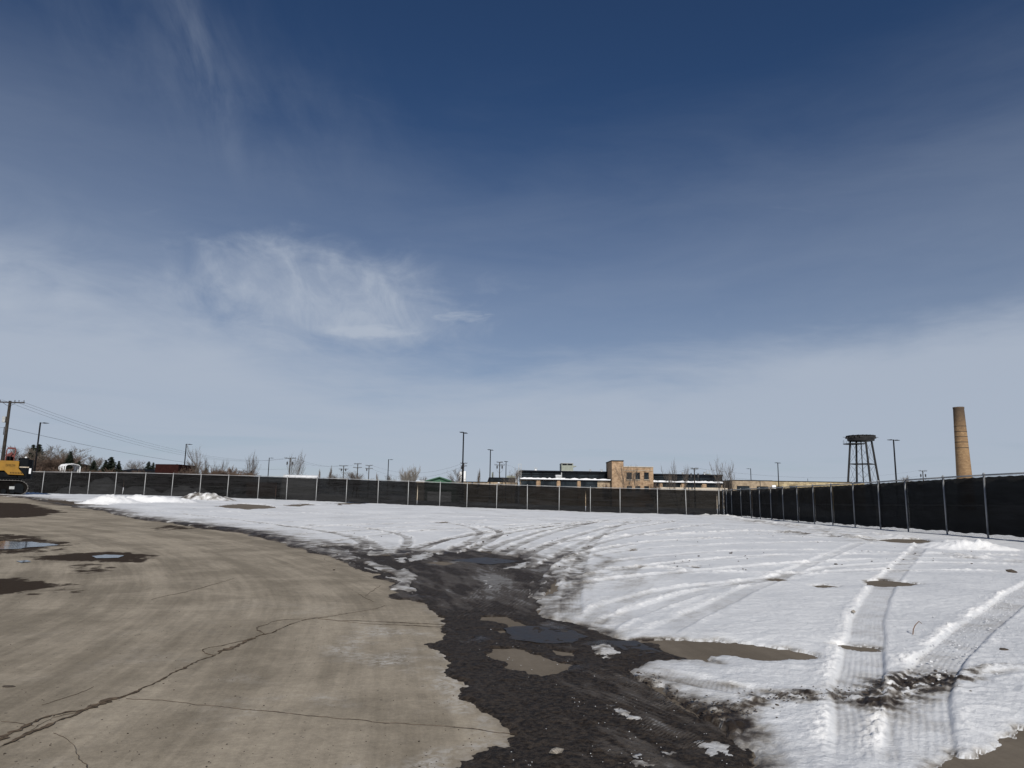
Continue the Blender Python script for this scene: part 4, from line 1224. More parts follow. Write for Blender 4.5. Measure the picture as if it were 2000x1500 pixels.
rp = [CORNER] + [line_hit(p, CORNER, RIGHT, 990) for p in right_px]
dr = (Vector(RIGHT) - Vector(CORNER)).normalized()
last = rp[-1]
for k in range(1, 9):
    rp.append((last[0] + dr.x * 3.0 * k, last[1] + dr.y * 3.0 * k))
build_fence('long black screened chain link fence running across the far side of the snowy lot', lp, M_GALV, M_SCR_A, 0.06,
            [(1, 0.05), (5, 0.15), (10, 0.72), (15, 0.4), (20, 0.75)], 0.01, 71)
build_fence('tall black screened chain link fence running along the right side toward the camera', [(rp[0][0] + dr.x * 0.10, rp[0][1] + dr.y * 0.10)] + rp[1:], M_GALVD, M_SCR_B, 0.17, [(11, 0.93)], 0.035, 72)

# ------------------------------------------------------------------ lamp posts and utility poles
M_LAMP = simple('dark_bronze_paint', (0.006, 0.006, 0.007), 0.6, var=0.2, spec=0.12)
M_WOODP = simple('weathered_pole_wood', (0.036, 0.031, 0.027), 0.9, spec=0.1, var=0.35, scale=2.0)
M_DARK = simple('dark_hardware', (0.03, 0.03, 0.032), 0.6)
M_GREYM = simple('grey_metal_paint', (0.33, 0.34, 0.34), 0.55)
def lamp(px, top_py, d, heads, label, rz=0.0):
    tp = P(px, top_py, d)
    zg = Tz(tp.x, d)
    h = tp.z - zg
    root = empty('street_lamp', (tp.x, d, zg), rz, label, 'street lamp', 'parking lot lamp posts')
    MB().lathe([(0.30, 0), (0.30, 0.55), (0.27, 0.60)], n=12).build('base', M_GREYM, root)
    MB().tube((0, 0, 0.55), (0, 0, h), 0.115, 0.085, n=8).build('pole', M_LAMP, root, True)
    for s in heads:
        MB().box(min(0, s * .5), max(0, s * .5), -0.03, 0.03, h - 0.10, h - 0.04).build('arm', M_LAMP, root)
        hd = MB().prism([(s * .45, h - 0.13), (s * 1.00, h - 0.10), (s * 1.02, h - 0.06), (s * .5, h - 0.0), (s * .42, h - 0.05)], 'y', -0.17, 0.17).build('lamp_head', M_LAMP, root)
    return root
lamp(79, 825, 89, (1,), 'tall dark lamp post with one head by the excavator and conifers')
lamp(364, 867, 123, (1,), 'dark lamp post with one head right of the maroon container')
lamp(526, 894, 164, (1,), 'short distant lamp post left of the white arched shelter')
lamp(759, 897, 160, (1,), 'thin distant lamp post left of the bushy pale bare tree')
lamp(905.5, 844, 90, (1, -1), 'tallest dark double head lamp post, before the white tanks', 1.25)
lamp(958, 878, 124, (1, -1), 'dark double head lamp post standing before the black clerestory roof', 1.2)
lamp(988.5, 901, 168, (1, -1), 'slender distant lamp post just left of the long factory', 1.2)
lamp(1466, 915, 176, (-1,), 'thin distant lamp post before the low tan building')
lamp(1519, 903.5, 150, (1, -1), 'double head lamp post behind the right fence, before the stone wall', 0.7)
lamp(1745, 858.5, 94, (1, -1), 'double head lamp post standing right of the water tower frame', 0.4)

M_INS = simple('insulator', (0.05, 0.045, 0.045), 0.4)
def upole(px, top_py, d, arms, label, rz=0.0, trans=0, r=0.15, lean=0.0):
    tp = P(px, top_py, d); zg = Tz(tp.x, d); h = tp.z - zg
    root = empty('utility_pole', (tp.x, d, zg), rz, label, 'utility pole', 'wooden utility poles')
    MB().tube((0, 0, -0.2), (0, 0, h), r * 1.25, r * 0.85, n=9).build('pole', M_WOODP, root, True)
    for dz, hw in arms:
        a = MB().box(-hw, hw, -0.20, -0.08, h - dz - 0.07, h - dz + 0.07)
        a.tube((-hw * .45, -0.17, h - dz - 0.03), (0, -0.17, h - dz - 0.55), 0.025, n=4).tube((hw * .45, -0.17, h - dz - 0.03), (0, -0.17, h - dz - 0.55), 0.025, n=4)
        ao = a.build('crossarm', M_WOODP, root)
        for k in (-0.95, -0.6, 0.35, 0.62, 0.95):
            MB().lathe([(0.025, 0), (0.03, 0.08), (0.07, 0.10), (0.05, 0.16), (0.065, 0.18), (0.03, 0.24)], (hw * k, -0.14, h - dz + 0.07), 8).build('insulator', M_INS, ao)
    for k in range(trans):
        xx = (-0.75, 0.75, -0.35)[k] * (1 if trans < 3 else 0.9)
        MB().lathe([(0.18, 0), (0.20, 0.05), (0.20, 0.75), (0.14, 0.82), (0.05, 0.84), (0.05, 1.0)], (xx, -0.1, h - 2.0), 10).build('transformer', M_GREYM if d < 100 else M_DARK, root)
        MB().path([(xx, -0.1, h - 1.05), (xx * 1.25, -0.12, h - 1.5), (xx * 1.1, -0.12, h - 2.6), (xx * .2, -0.12, h - 3.3)], 0.025, 4).build('jumper_wire', M_DARK, root)
    return root, Vector((tp.x, d, tp.z)), h
pl, topL, hL = upole(20, 783, 89, [(0.20, 1.75)], 'large wooden utility pole rising behind the excavator at the left edge', 0.15, 0, 0.19)
# gear on the near pole
MB().box(-0.55, -0.18, -0.25, 0.15, hL - 2.75, hL - 2.0).build('switch_box', M_GREYM, pl)
MB().tube((-0.26, -0.05, hL - 3.3), (-0.26, -0.05, hL - 4.3), 0.05, n=6).build('cutout_fuse', M_INS, pl)
MB().tube((0, 0, hL - 6.1), (-0.75, 0, hL - 5.9), 0.035, n=6).lathe([(0.12, 0), (0.15, 0.12), (0.06, 0.24)], (-0.75, 0, hL - 6.05), 8).build('bracket', M_GREYM, pl)
_, topM, _ = upole(567, 894, 205, [(0.15, 1.55)], 'distant utility pole behind the white arched shelter', 0.1, 2)
_, topN, _ = upole(671.5, 909, 250, [(0.15, 1.5), (1.3, 1.6)], 'distant two arm utility pole, left of the three beyond the fence', 0.1, 2)
_, topO, _ = upole(699, 905, 235, [(0.15, 1.3), (1.4, 1.5)], 'slightly leaning distant two arm pole, middle of the three', -0.15, 0)
bpy.data.objects[_.name if hasattr(_, 'name') else 'utility_pole.003'] if False else None
_, topQ, _ = upole(721, 908.5, 252, [(0.15, 1.2), (1.2, 1.3)], 'distant two arm utility pole, right of the three beyond the fence', 0.1, 1)
_, topR, _ = upole(906, 904, 228, [(0.15, 1.1), (1.0, 1.0)], 'utility pole mostly hidden behind the tallest lamp post', 0.1, 1)
_, topS, _ = upole(976, 902, 212, [(0.15, 0.9), (0.95, 1.5)], 'pale utility pole with hanging cables between two lamp posts', 0.1, 2)
_, topT, _ = upole(1356, 914, 150, [(0.2, 0.8)], 'utility pole with drooping cables before the factory right wing', 0.1, 2, 0.12)
_, topU, _ = upole(1802, 919, 226, [(0.15, 1.3)], 'distant utility pole between the water tower and the chimney', 0.0, 2)

M_CABLE = simple('cable', (0.05, 0.052, 0.055), 0.7)
def wire(a, b, sag, label, r=0.014):
    pts = []
    a = Vector(a); b = Vector(b)
    for i in range(17):
        t = i / 16
        p = a.lerp(b, t); p.z -= sag * 4 * t * (1 - t)
        pts.append(p)
    o = MB().path(pts, r, 4).build('power_line', M_CABLE)
    return tag(o, label, 'power line', 'overhead power lines')
o1 = Vector((1.5, -0.2, -0.05)); o2 = Vector((0.6, -0.2, -0.05)); o3 = Vector((-0.9, -0.2, 0.1))
wire(topL + o1, topM + Vector((1.2, 0, 0)), 3.2, 'outermost of the three high wires from the big left pole')
wire(topL + o2, topM + Vector((0.4, 0, 0)), 3.4, 'middle of the three high wires from the big left pole')
wire(topL + o3, topM + Vector((-1.2, 0, 0)), 3.6, 'inner high wire strung from the big left pole')
wire(topL + Vector((0.1, -0.2, -3.4)), topM + Vector((0, 0, -3.2)), 1.7, 'single low cable strung below the high wires at left', 0.022)
wire(topL + Vector((-0.1, -0.2, -3.4)), topL + Vector((-30, -6, -3.8)), 0.5, 'low cable leaving the big pole past the left edge', 0.022)
for k, nm in ((-1.2, 'left'), (1.2, 'right')):
    wire(topM + Vector((k, 0, 0)), topN + Vector((k, 0, 0)), 1.2, 'distant %s hand wire from the shelter pole to the three poles' % nm, 0.02)
wire(topN, topO, 0.4, 'short wire joining the left and middle of the three poles', 0.02)
wire(topQ + Vector((0.8, 0, 0)), topR, 3.0, 'sagging upper wire right of the three poles', 0.022)
wire(topQ + Vector((0.8, 0, -1.2)), topR + Vector((0, 0, -1.0)), 3.4, 'sagging lower wire right of the three poles', 0.022)
wire(topS, topT + Vector((0, 0, 0)), 4.2, 'long low wire passing behind the factory roof', 0.016)
wire(topT, topU + Vector((-1.3, 0, 0)), 2.2, 'long wire from the factory pole toward the chimney', 0.016)
wire(topT + Vector((0.3, 0, -1.0)), topU + Vector((1.3, 0, -1.2)), 2.6, 'lower long wire crossing behind the water tower legs', 0.016)

# ------------------------------------------------------------------ trees
M_BARK = simple('bark_grey_brown', (0.105, 0.086, 0.070), 0.9, var=0.3, scale=2)
M_BARKR = simple('bark_reddish', (0.100, 0.068, 0.050), 0.9, var=0.3, scale=2)
M_BARKP = simple('bark_pale', (0.23, 0.205, 0.175), 0.9, var=0.25, scale=2)
M_NEED = simple('conifer_needles', (0.016, 0.021, 0.014), 0.9, spec=0.1, var=0.45, scale=1.5)
def bare_tree_meshes(seed, h, spread, up, n1, twig_r=0.014, stems=1, mat=None, lv=4):
    rnd = random.Random(seed)
    trunk, crown = MB(), MB()
    def grow(p, d, L, r, level):
        m = trunk if level == 0 else crown
        pts = [p]; rs = [r]; q = p.copy(); dd = d.copy()
        segs = 4 if level < 2 else 3
        kids = []
        for i in range(segs):
            dd = (dd + Vector((rnd.gauss(0, .10), rnd.gauss(0, .10), rnd.gauss(0, .06) + up * 0.05))).normalized()
            q = q + dd * (L / segs)
            pts.append(q.copy()); rs.append(max(twig_r * .7, r * (1 - 0.72 * (i + 1) / segs)))
            kids.append((q.copy(), dd.copy(), rs[-1]))
        m.path(pts, rs, 5 if level == 0 else 3)
        if level >= lv: return
        cnt = n1 if level == 0 else (6 if level == 1 else 5 if level == 2 else 3)
        for k in range(cnt):
            f = 0.22 + 0.78 * (k + rnd.random()) / cnt if level == 0 else 0.15 + 0.85 * (k + rnd.random()) / cnt
            i = min(segs - 1, int(f * segs)); t = f * segs - i
            a = Vector(pts[i]).lerp(Vector(pts[i + 1]), min(1, t)); bd = (Vector(pts[i + 1]) - Vector(pts[i])).normalized()
            az = rnd.uniform(0, 6.283)
            side = Vector((math.cos(az), math.sin(az), 0))
            nd = (bd * (1.0 + up * .5) + side * spread * rnd.uniform(0.6, 1.3) + Vector((0, 0, up * .5))).normalized()
            grow(a, nd, L * rnd.uniform(0.42, 0.62) * (1.15 - 0.5 * f if level == 0 else 1), max(twig_r, rs[i] * 0.55), level + 1)
    for s in range(stems):
        az = 6.283 * s / max(1, stems) + rnd.random()
        lean = 0.0 if stems == 1 else 0.30
        d = Vector((math.cos(az) * lean * rnd.uniform(.5, 1.3), math.sin(az) * lean, 1)).normalized()
        grow(Vector((0.08 * math.cos(az) * (stems > 1), 0.08 * math.sin(az) * (stems > 1), -0.1)), d, h * 0.80 * rnd.uniform(.85, 1.0), h * 0.016 / math.sqrt(stems), 0)
    mt = trunk.mesh('trunk', mat); mc = crown.mesh('crown', mat)
    return mt, mc
def conifer_meshes(seed, h, rad):
    rnd = random.Random(seed)
    t = MB().tube((0, 0, -0.1), (0, 0, h * .97), h * .022, 0.02, n=6)
    c = MB()
    z = h * 0.04
    while z < h * 0.985:
        f = z / h
        R = rad * (1 - f) ** 1.05 * rnd.uniform(0.72, 1.15) + 0.05
        n = max(4, int(13 * (1 - f) + 4))
        for k in range(n):
            az = 6.283 * (k + rnd.random()) / n
            L = R * rnd.uniform(0.6, 1.1)
            dx, dy = math.cos(az), math.sin(az)
            for j in range(5):
                t0 = (j + 0.4) / 5.0
                cx, cy = dx * L * t0, dy * L * t0
                cz = z - L * t0 * rnd.uniform(0.15, 0.40) + (0.10 * L if t0 > .8 else 0)
                s = (0.055 + 0.085 * (1 - f)) * h / 6 * rnd.uniform(0.7, 1.5) * (1.25 - .5 * t0)
                w = rnd.uniform(-1, 1)
                a1 = az + 1.57 + 0.5 * w
                ex, ey = math.cos(a1) * s * 1.3, math.sin(a1) * s * 1.3
                c.add([(cx - ex, cy - ey, cz - s * .5), (cx + ex, cy + ey, cz - s * .5 * rnd.random()), (cx + dx * s * 1.8, cy + dy * s * 1.8, cz - s * rnd.uniform(0, 1.0)), (cx, cy, cz + s * .9)],
                      [(0, 1, 3), (1, 2, 3), (2, 0, 3), (0, 2, 1)])
        z += h * 0.018 * rnd.uniform(.8, 1.2)
    return t.mesh('trunk', M_BARK), c.mesh('crown', M_NEED)
PROTO = {
    'wide': (bare_tree_meshes(1, 8, 0.85, 0.35, 12, 0.015, 1, M_BARK), 8),
    'wide2': (bare_tree_meshes(2, 8, 0.80, 0.40, 13, 0.015, 2, M_BARK), 8),
    'wide3': (bare_tree_meshes(9, 8, 1.00, 0.20, 12, 0.020, 3, M_BARKR), 8),
    'vase': (bare_tree_meshes(3, 8, 0.50, 0.75, 7, 0.010, 3, M_BARK, 3), 8),
    'vase2': (bare_tree_meshes(4, 8, 0.42, 0.80, 7, 0.010, 3, M_BARK, 3), 8),
    'young': (bare_tree_meshes(5, 8, 0.50, 0.75, 11, 0.010, 1, M_BARK, 3), 8),
    'bushy': (bare_tree_meshes(6, 6, 0.60, 0.55, 10, 0.018, 6, M_BARKP, 3), 6),
    'column': (bare_tree_meshes(7, 7, 0.22, 1.2, 16, 0.022, 1, M_BARK, 3), 7),
    'shrub': (bare_tree_meshes(8, 4, 0.80, 0.35, 8, 0.018, 6, M_BARKR, 3), 4),
    'con': (conifer_meshes(11, 8, 3.2), 8), 'con2': (conifer_meshes(12, 8, 2.2), 8), 'con3': (conifer_meshes(13, 6, 3.6), 6),
}
NAMES = {'con': 'conifer_tree', 'con2': 'conifer_tree', 'con3': 'conifer_tree', 'shrub': 'bare_shrub'}
def tree(kind, px, top_py, d, label, wid=1.0, rz=None, group=None):
    tp = P(px, top_py, d); zg = Tz(tp.x, d)
    (mt, mc), h0 = PROTO[kind]
    zmax = max(v.co.z for v in mc.vertices)
    s = (tp.z - zg) / zmax
    root = empty(NAMES.get(kind, 'bare_tree'), (tp.x, d, zg), (px * 0.37) % 6.28 if rz is None else rz, label, 'shrub' if kind == 'shrub' else 'tree', group)
    for nm, me in (('trunk', mt), ('crown', mc)):
        wd = wid * (1.75 if kind.startswith('con') else 1.0)
        o = bpy.data.objects.new(nm, me); link(o, root); o.scale = (s * wd, s * wd, s)
    return root
GB, GC = 'bare trees beyond the left end of the fence', 'conifers beyond the left end of the fence'
for k, px, py, d, lab, w, g in (
    ('wide', 8, 880, 140, 'grey bare tree right behind the red rails of the excavator', 1.3, GB),
    ('wide', 32, 872, 138, 'grey bare tree above the dark counterweight of the excavator', 1.2, GB),
    ('wide2', 50, 869, 132, 'bare tree just left of the first lamp post', 1.1, GB),
    ('con', 77, 867, 128, 'large conifer standing directly behind the first lamp post', 1.0, GC),
    ('con2', 66, 868, 131, 'slim conifer tip just left of the first lamp post', 0.9, GC),
    ('wide3', 92, 886, 118, 'low brown bare tree right of the first lamp post', 1.5, GB),
    ('wide2', 104, 869, 124, 'reddish bare tree between the first two conifers', 1.3, GB),
    ('wide', 121, 866, 127, 'widest bare tree, spreading over the white carport', 1.5, GB),
    ('wide3', 132, 884, 121, 'low brown bare tree directly behind the white carport', 1.4, GB),
    ('con2', 138.5, 881, 116, 'dark pointed conifer above the right end of the white carport', 1.0, GC),
    ('con3', 155, 900, 112, 'low dark conifer just right of the white carport', 0.75, GC),
    ('wide', 166, 888, 126, 'bare tree with rounded crown right of the white carport', 1.3, GB),
    ('wide2', 178, 891, 128, 'thin bare tree between the two rounded conifers', 1.0, GB),
    ('con3', 184, 899, 112, 'rounded dark conifer, smaller of the middle pair', 0.8, GC),
    ('con', 218, 892, 114, 'broadest dark conifer midway along the left tree row', 1.25, GC),
    ('con2', 207, 898, 116, 'conifer tucked against the left side of the broadest one', 0.9, GC),
    ('con2', 233, 900, 116, 'small conifer tucked against the right side of the broadest one', 0.9, GC),
    ('young', 243, 897, 145, 'slight bare tree right of the broadest conifer', 1.0, GB),
    ('wide', 256, 896, 150, 'pale rounded bare tree above the long dark shed', 1.1, GB),
    ('young', 283, 897, 150, 'narrow bare tree left of the maroon container', 1.0, GB),
    ('con3', 291, 901, 132, 'conifer behind the left end of the maroon container', 0.8, GC),
    ('con3', 300, 903, 133, 'second conifer peeking over the maroon container', 0.6, GC),
    ('con3', 346, 906, 134, 'conifer at the right end of the maroon container', 0.6, GC),
    ('wide2', 378, 898, 150, 'faint bare tree between the lamp post and the tall vase shaped tree', 1.0, GB),
    ('con3', 403, 914, 112, 'low dark conifer under the tall vase shaped tree', 0.9, GC),
    ('con3', 418, 919, 113, 'low conifer right of the vase shaped tree foot', 0.6, GC),
    ('con3', 491, 919, 112, 'low dark conifer under the second upright bare tree', 0.7, GC),
):
    tree(k, px, py, d, lab, w, None, g)
GV = 'upright bare young trees beyond the fence'
for k, px, py, d, lab, w in (
    ('young', 403, 866, 106, 'tallest vase shaped bare tree left of the arched shelter', 1.0),
    ('vase2', 424, 885, 107, 'leaning bare stems just right of the tallest vase shaped tree', 0.8),
    ('vase2', 391, 893, 107, 'leaning bare stems just left of the tallest vase shaped tree', 0.8),
    ('vase', 492, 878, 112, 'upright bare tree between two lamp posts left of the shelter', 0.8),
    ('vase', 578, 876, 104, 'upright many stemmed bare tree growing before the white arched shelter', 0.85),
    ('bushy', 803, 905, 118, 'bushy pale bare tree left of the green roof', 0.95),
    ('wide', 835, 929, 160, 'faint low bare tree behind the left end of the green roof', 1.0),
    ('wide', 893, 914, 140, 'grey bare tree left of the white tanks', 0.8),
    ('wide', 999, 912, 150, 'bare tree between the slender lamp post and the factory ladder', 0.8),
    ('vase', 1232, 897, 112, 'bare tree in front of the brick block windows', 0.9),
    ('vase2', 1324, 894, 110, 'upright bare tree before the factory right wing', 0.95),
    ('vase', 1418, 888, 96, 'tall bare tree behind the corner where the fences meet', 0.85),
    ('shrub', 1278, 936, 130, 'small bare sapling right of the brick block', 0.6),
    ('shrub', 1185, 938, 130, 'small bare sapling left of the brick tower', 0.5),
):
    tree(k, px, py, d, lab, w, None, GV)
GP = 'narrow columnar trees beyond the fence'
for px, py, d, lab in ((624, 914, 150, 'left of two narrow columnar trees right of the shelter'), (644, 908, 150, 'right of two narrow columnar trees right of the shelter'),
                       (739, 922, 170, 'faint narrow columnar tree beside the thin lamp post'), (933, 914, 150, 'narrow columnar tree between the white tanks and the clerestory')):
    tree('column', px, py, d, lab, 0.6, None, GP)
GR = 'round bare trees far beyond the fence'
for px, py, d, lab in ((668, 925, 200, 'leftmost round bare tree under the three poles'), (690, 922, 210, 'second round bare tree under the three poles'), (703, 919, 205, 'largest round bare tree under the three poles'), (655, 929, 200, 'low round bare tree left of the three poles')):
    tree('wide', px, py, d, lab, 1.5, None, GR)
GS = 'leafless shrubs along the back of the fence'
SH = [(98, 905), (112, 908), (150, 912), (168, 908), (176, 912), (196, 910), (243, 915), (262, 912), (430, 911), (444, 909), (456, 906), (470, 909), (378, 908), (390, 915)]
ORD = ['first', 'second', 'third', 'fourth', 'fifth', 'sixth', 'seventh', 'eighth', 'ninth', 'tenth', 'eleventh', 'twelfth', 'thirteenth', 'fourteenth']
for (px, py), od in zip(sorted(SH), ORD):
    tree('shrub', px, py, 100 + (px * 7) % 9, '%s leafless brown shrub from the left behind the fence' % od, 1.5, None, GS)
for i, (px, py) in enumerate(((1600 + 185, 927), (770, 926))):
    tree('wide', px, py, 260, ('faint round tree on the horizon right of the water tower', 'faint thin tree on the horizon right of the thin lamp post')[i], 1.0)

# ------------------------------------------------------------------ buildings
def mk_brick(name, c1, c2, mortar, sc_=1.0):
    m, t, b, out = mat_new(name)
    p = t.obj()
    sep = t.new('ShaderNodeSeparateXYZ'); t.l.new(p, sep.inputs[0])
    v = t.xyz(t.m('ADD', sep.outputs[0], sep.outputs[1]), sep.outputs[2], 0.0)
    br = t.new('ShaderNodeTexBrick'); t.l.new(v, br.inputs['Vector'])
    br.inputs['Color1'].default_value = (*c1, 1); br.inputs['Color2'].default_value = (*c2, 1); br.inputs['Mortar'].default_value = (*mortar, 1)
    br.inputs['Scale'].default_value = 1.0 * sc_; br.inputs['Brick Width'].default_value = 0.40; br.inputs['Row Height'].default_value = 0.14
    br.inputs['Mortar Size'].default_value = 0.012; br.inputs['Bias'].default_value = 0.0
    n = t.noise(p, 1.6, 6.0, 0.7); n2 = t.noise(p, 0.25, 4.0, 0.6)
    c = t.mix(t.m('MULTIPLY', t.ss(n, 0.40, 0.66), 0.75), br.outputs['Color'], tuple(x * 0.42 for x in c1))
    c = t.mix(t.m('MULTIPLY', t.ss(n2, 0.45, 0.65), 0.35), c, tuple(min(1, x * 1.35) for x in c2))
    t.put(b.inputs['Base Color'], c); b.inputs['Roughness'].default_value = 0.9; b.inputs['Specular IOR Level'].default_value = 0.2
    return m
M_BRICK = mk_brick('tan_orange_brick', (0.285, 0.18, 0.105), (0.37, 0.255, 0.16), (0.30, 0.25, 0.19))
M_BRICKL = mk_brick('light_tan_brick', (0.28, 0.21, 0.14), (0.34, 0.265, 0.18), (0.30, 0.26, 0.21))
M_FIELDST = mk_brick('mixed_field_stone', (0.42, 0.34, 0.20), (0.22, 0.165, 0.10), (0.44, 0.38, 0.26), 0.45)
M_FRAME = simple('black_window_frame', (0.009, 0.011, 0.014), 0.6, spec=0.1)
M_ROOFB = simple('dark_roof_membrane', (0.007, 0.0085, 0.012), 0.8, spec=0.1)
M_SNOWR = simple('roof_snow', (0.72, 0.73, 0.75), 0.75, var=0.05, scale=1)
M_LIME = simple('limestone_trim', (0.40, 0.345, 0.275), 0.85, var=0.12)
M_GRNGREY = simple('grey_green_siding', (0.25, 0.27, 0.23), 0.7, var=0.1)
M_WHITE = simple('white_metal', (0.72, 0.73, 0.74), 0.5, var=0.06)
M_GREEN = simple('green_metal_roof', (0.025, 0.085, 0.045), 0.5, var=0.15)
M_TANW = simple('tan_wall', (0.42, 0.36, 0.28), 0.8, var=0.1)
def mk_glass():
    m, t, b, out = mat_new('dark_window_glass')
    n = t.noise(t.obj(), 0.6, 3.0, 0.5)
    t.put(b.inputs['Base Color'], t.mix(t.ss(n, 0.4, 0.65), (0.006, 0.009, 0.012), (0.022, 0.030, 0.036)))
    b.inputs['Roughness'].default_value = 0.15; b.inputs['Specular IOR Level'].default_value = 0.22
    return m
M_GLASS = mk_glass()

def zat(px, py, d): return P(px, py, d).z
def xat(px, d): return P(px, 950, d).x
class BLD:
    """parts of one building, given in photo columns / rows at a distance"""
    def __init__(s, name, d, cx_px, label, cat='building'):
        s.d = d; s.o = Vector((xat(cx_px, d), d, 0.0))
        s.root = empty(name, s.o, 0, label, cat)
    def X(s, px, d=None): 
        d = d or s.d
        return xat(px, d) - s.o.x
    def Z(s, px, py, d=None): return zat(px, py, d or s.d)
    def slab(s, name, mat, px0, px1, ptop, pbot, y0, y1, d=None, parent=None, zb=None):
        d = d or s.d
        xm = (px0 + px1) / 2
        z1 = s.Z(xm, ptop, d); z0 = s.Z(xm, pbot, d) if zb is None else zb
        return MB().box(s.X(px0, d), s.X(px1, d), y0, y1, z0, z1).build(name, mat, parent or s.root)
    def window(s, px0, px1, ptop, pbot, y, nx, nz, d=None, zb=None, sill=True):
        d = d or s.d
        xm = (px0 + px1) / 2
        x0, x1 = s.X(px0, d), s.X(px1, d); z1 = s.Z(xm, ptop, d); z0 = s.Z(xm, pbot, d) if zb is None else zb
        f = MB(); t = 0.05
        f.box(x0, x1, y - 0.06, y + 0.10, z1 - 0.07, z1).box(x0, x1, y - 0.06, y + 0.10, z0, z0 + 0.07)
        f.box(x0, x0 + 0.07, y - 0.055, y + 0.09, z0 + .07, z1 - .07).box(x1 - 0.07, x1, y - 0.055, y + 0.09, z0 + .07, z1 - .07)
        for i in range(1, nx):
            xx = x0 + (x1 - x0) * i / nx
            f.box(xx - t / 2, xx + t / 2, y - 0.04, y + 0.08, z0 + .07, z1 - .07)
        for j in range(1, nz):
            zz = z0 + (z1 - z0) * j / nz
            f.box(x0 + .07, x1 - .07, y - 0.035, y + 0.07, zz - t / 2, zz + t / 2)
        w = f.build('window', M_FRAME, s.root)
        MB().box(x0 + .03, x1 - .03, y + 0.02, y + 0.05, z0 + .03, z1 - .03).build('pane', M_GLASS, w)
        if sill:
            MB().box(x0 - 0.08, x1 + 0.08, y - 0.16, y + 0.0, z0 - 0.14, z0 - 0.005).build('sill', M_LIME, w)
        return w

# ---- the long factory
D = 160.0
fb = BLD('factory_building', D, 1205, 'long tan brick factory with black clerestory windows and a square corner tower', 'building')
gz = 0.0
YC = 6.0                                  # clerestory stands back from the front wall
def hall(px0, px1, ptl, snow_t, snow_b, win, wtop, wbot, piers, brick):
    Dc = D + YC
    fb.slab('clerestory_wall', M_ROOFB, px0, px1, ptl, snow_b + 3, YC + 0.2, YC + 14, Dc)
    fb.slab('roof_fascia', M_ROOFB, px0 - 1, px1 + 0.0, ptl - 0.6, ptl + 2.0, YC - 0.35, YC + 14.4, Dc)
    n = max(1, int((px1 - px0) / 22))
    for i in range(n):
        a = px0 + (px1 - px0) * i / n; b = px0 + (px1 - px0) * (i + 1) / n
        fb.window(a + 0.5, b - 0.5, ptl + 2.3, ptl + 5.6, YC + 0.05, 6, 1, Dc, sill=False)
        fb.window(a + 0.5, b - 0.5, ptl + 6.2, snow_t - 0.2, YC + 0.05, 10, 2, Dc, sill=False)
    # low front aisle with its snowy lean-to roof
    fb.slab('aisle_wall', brick, px0, px1, snow_b + 1.2, 990, 0.25, YC, D, zb=0.0)
    fb.slab('aisle_fascia', M_ROOFB, px0 - 0.5, px1, snow_b, snow_b + 1.5, -0.25, YC - 0.4, D)
    sn = MB(); rnd = random.Random(int(px0)); N = 40
    x0, x1 = fb.X(px0), fb.X(px1); z0 = fb.Z((px0 + px1) / 2, snow_b); z1 = fb.Z((px0 + px1) / 2, snow_t)
    poly = []
    for i in range(N + 1):
        poly.append((x0 + (x1 - x0) * i / N, z1 + rnd.uniform(-0.14, 0.10)))
    sn.prism([(x0, z0 + .004)] + poly + [(x1, z0 + .004)], 'y', -0.2, YC - 0.5)
    sn.build('roof_snow', M_SNOWR, fb.root)
    for a, b, n in win:
        fb.window(a, b, wtop, wbot, 0.16, n, 2, D)
    for a, b in piers:
        fb.slab('pier', M_BRICK, a, b, snow_b + 1.6, 990, -0.12, 0.22, D, zb=0.0)
hall(1015.5, 1193, 920.3, 934.0, 937.0, ((1016.5, 1047, 7), (1056, 1087, 8), (1095, 1127, 8), (1134.5, 1167, 8)), 938.8, 953, ((1048, 1055), (1088, 1094), (1128, 1133.5)), M_BRICKL)
hall(1275, 1412, 926.8, 939.5, 942.6, ((1276, 1287, 3), (1295, 1329, 8), (1339, 1370, 8), (1381, 1409, 7)), 944.2, 952.5, ((1288.5, 1293.5), (1331, 1337), (1371.5, 1379.5)), M_BRICKL)
# two storey brick block and tower
fb.slab('block_wall', M_BRICK, 1216, 1275, 912.5, 990, -0.8, 14, D, zb=0.0)
fb.slab('coping', M_LIME, 1215.8, 1275.6, 911.6, 912.9, -0.95, 14.2, D)
fb.slab('tower_wall', M_BRICK, 1193.5, 1216, 901.0, 990, -1.5, 8, D, zb=0.0)
fb.slab('coping', M_ROOFB, 1192.8, 1216.7, 899.8, 901.4, -1.65, 8.2, D)
fb.slab('coping', M_LIME, 1216.2, 1275.2, 918.8, 919.5, -0.9, -0.7, D)
for a, b in ((1223, 1232.8), (1240, 1248.8), (1257, 1266)):
    w = fb.window(a, b, 923.0, 936.8, -0.85, 2, 3, D)
    fb.window(a, b, 949.5, 962, -0.85, 2, 3, D)
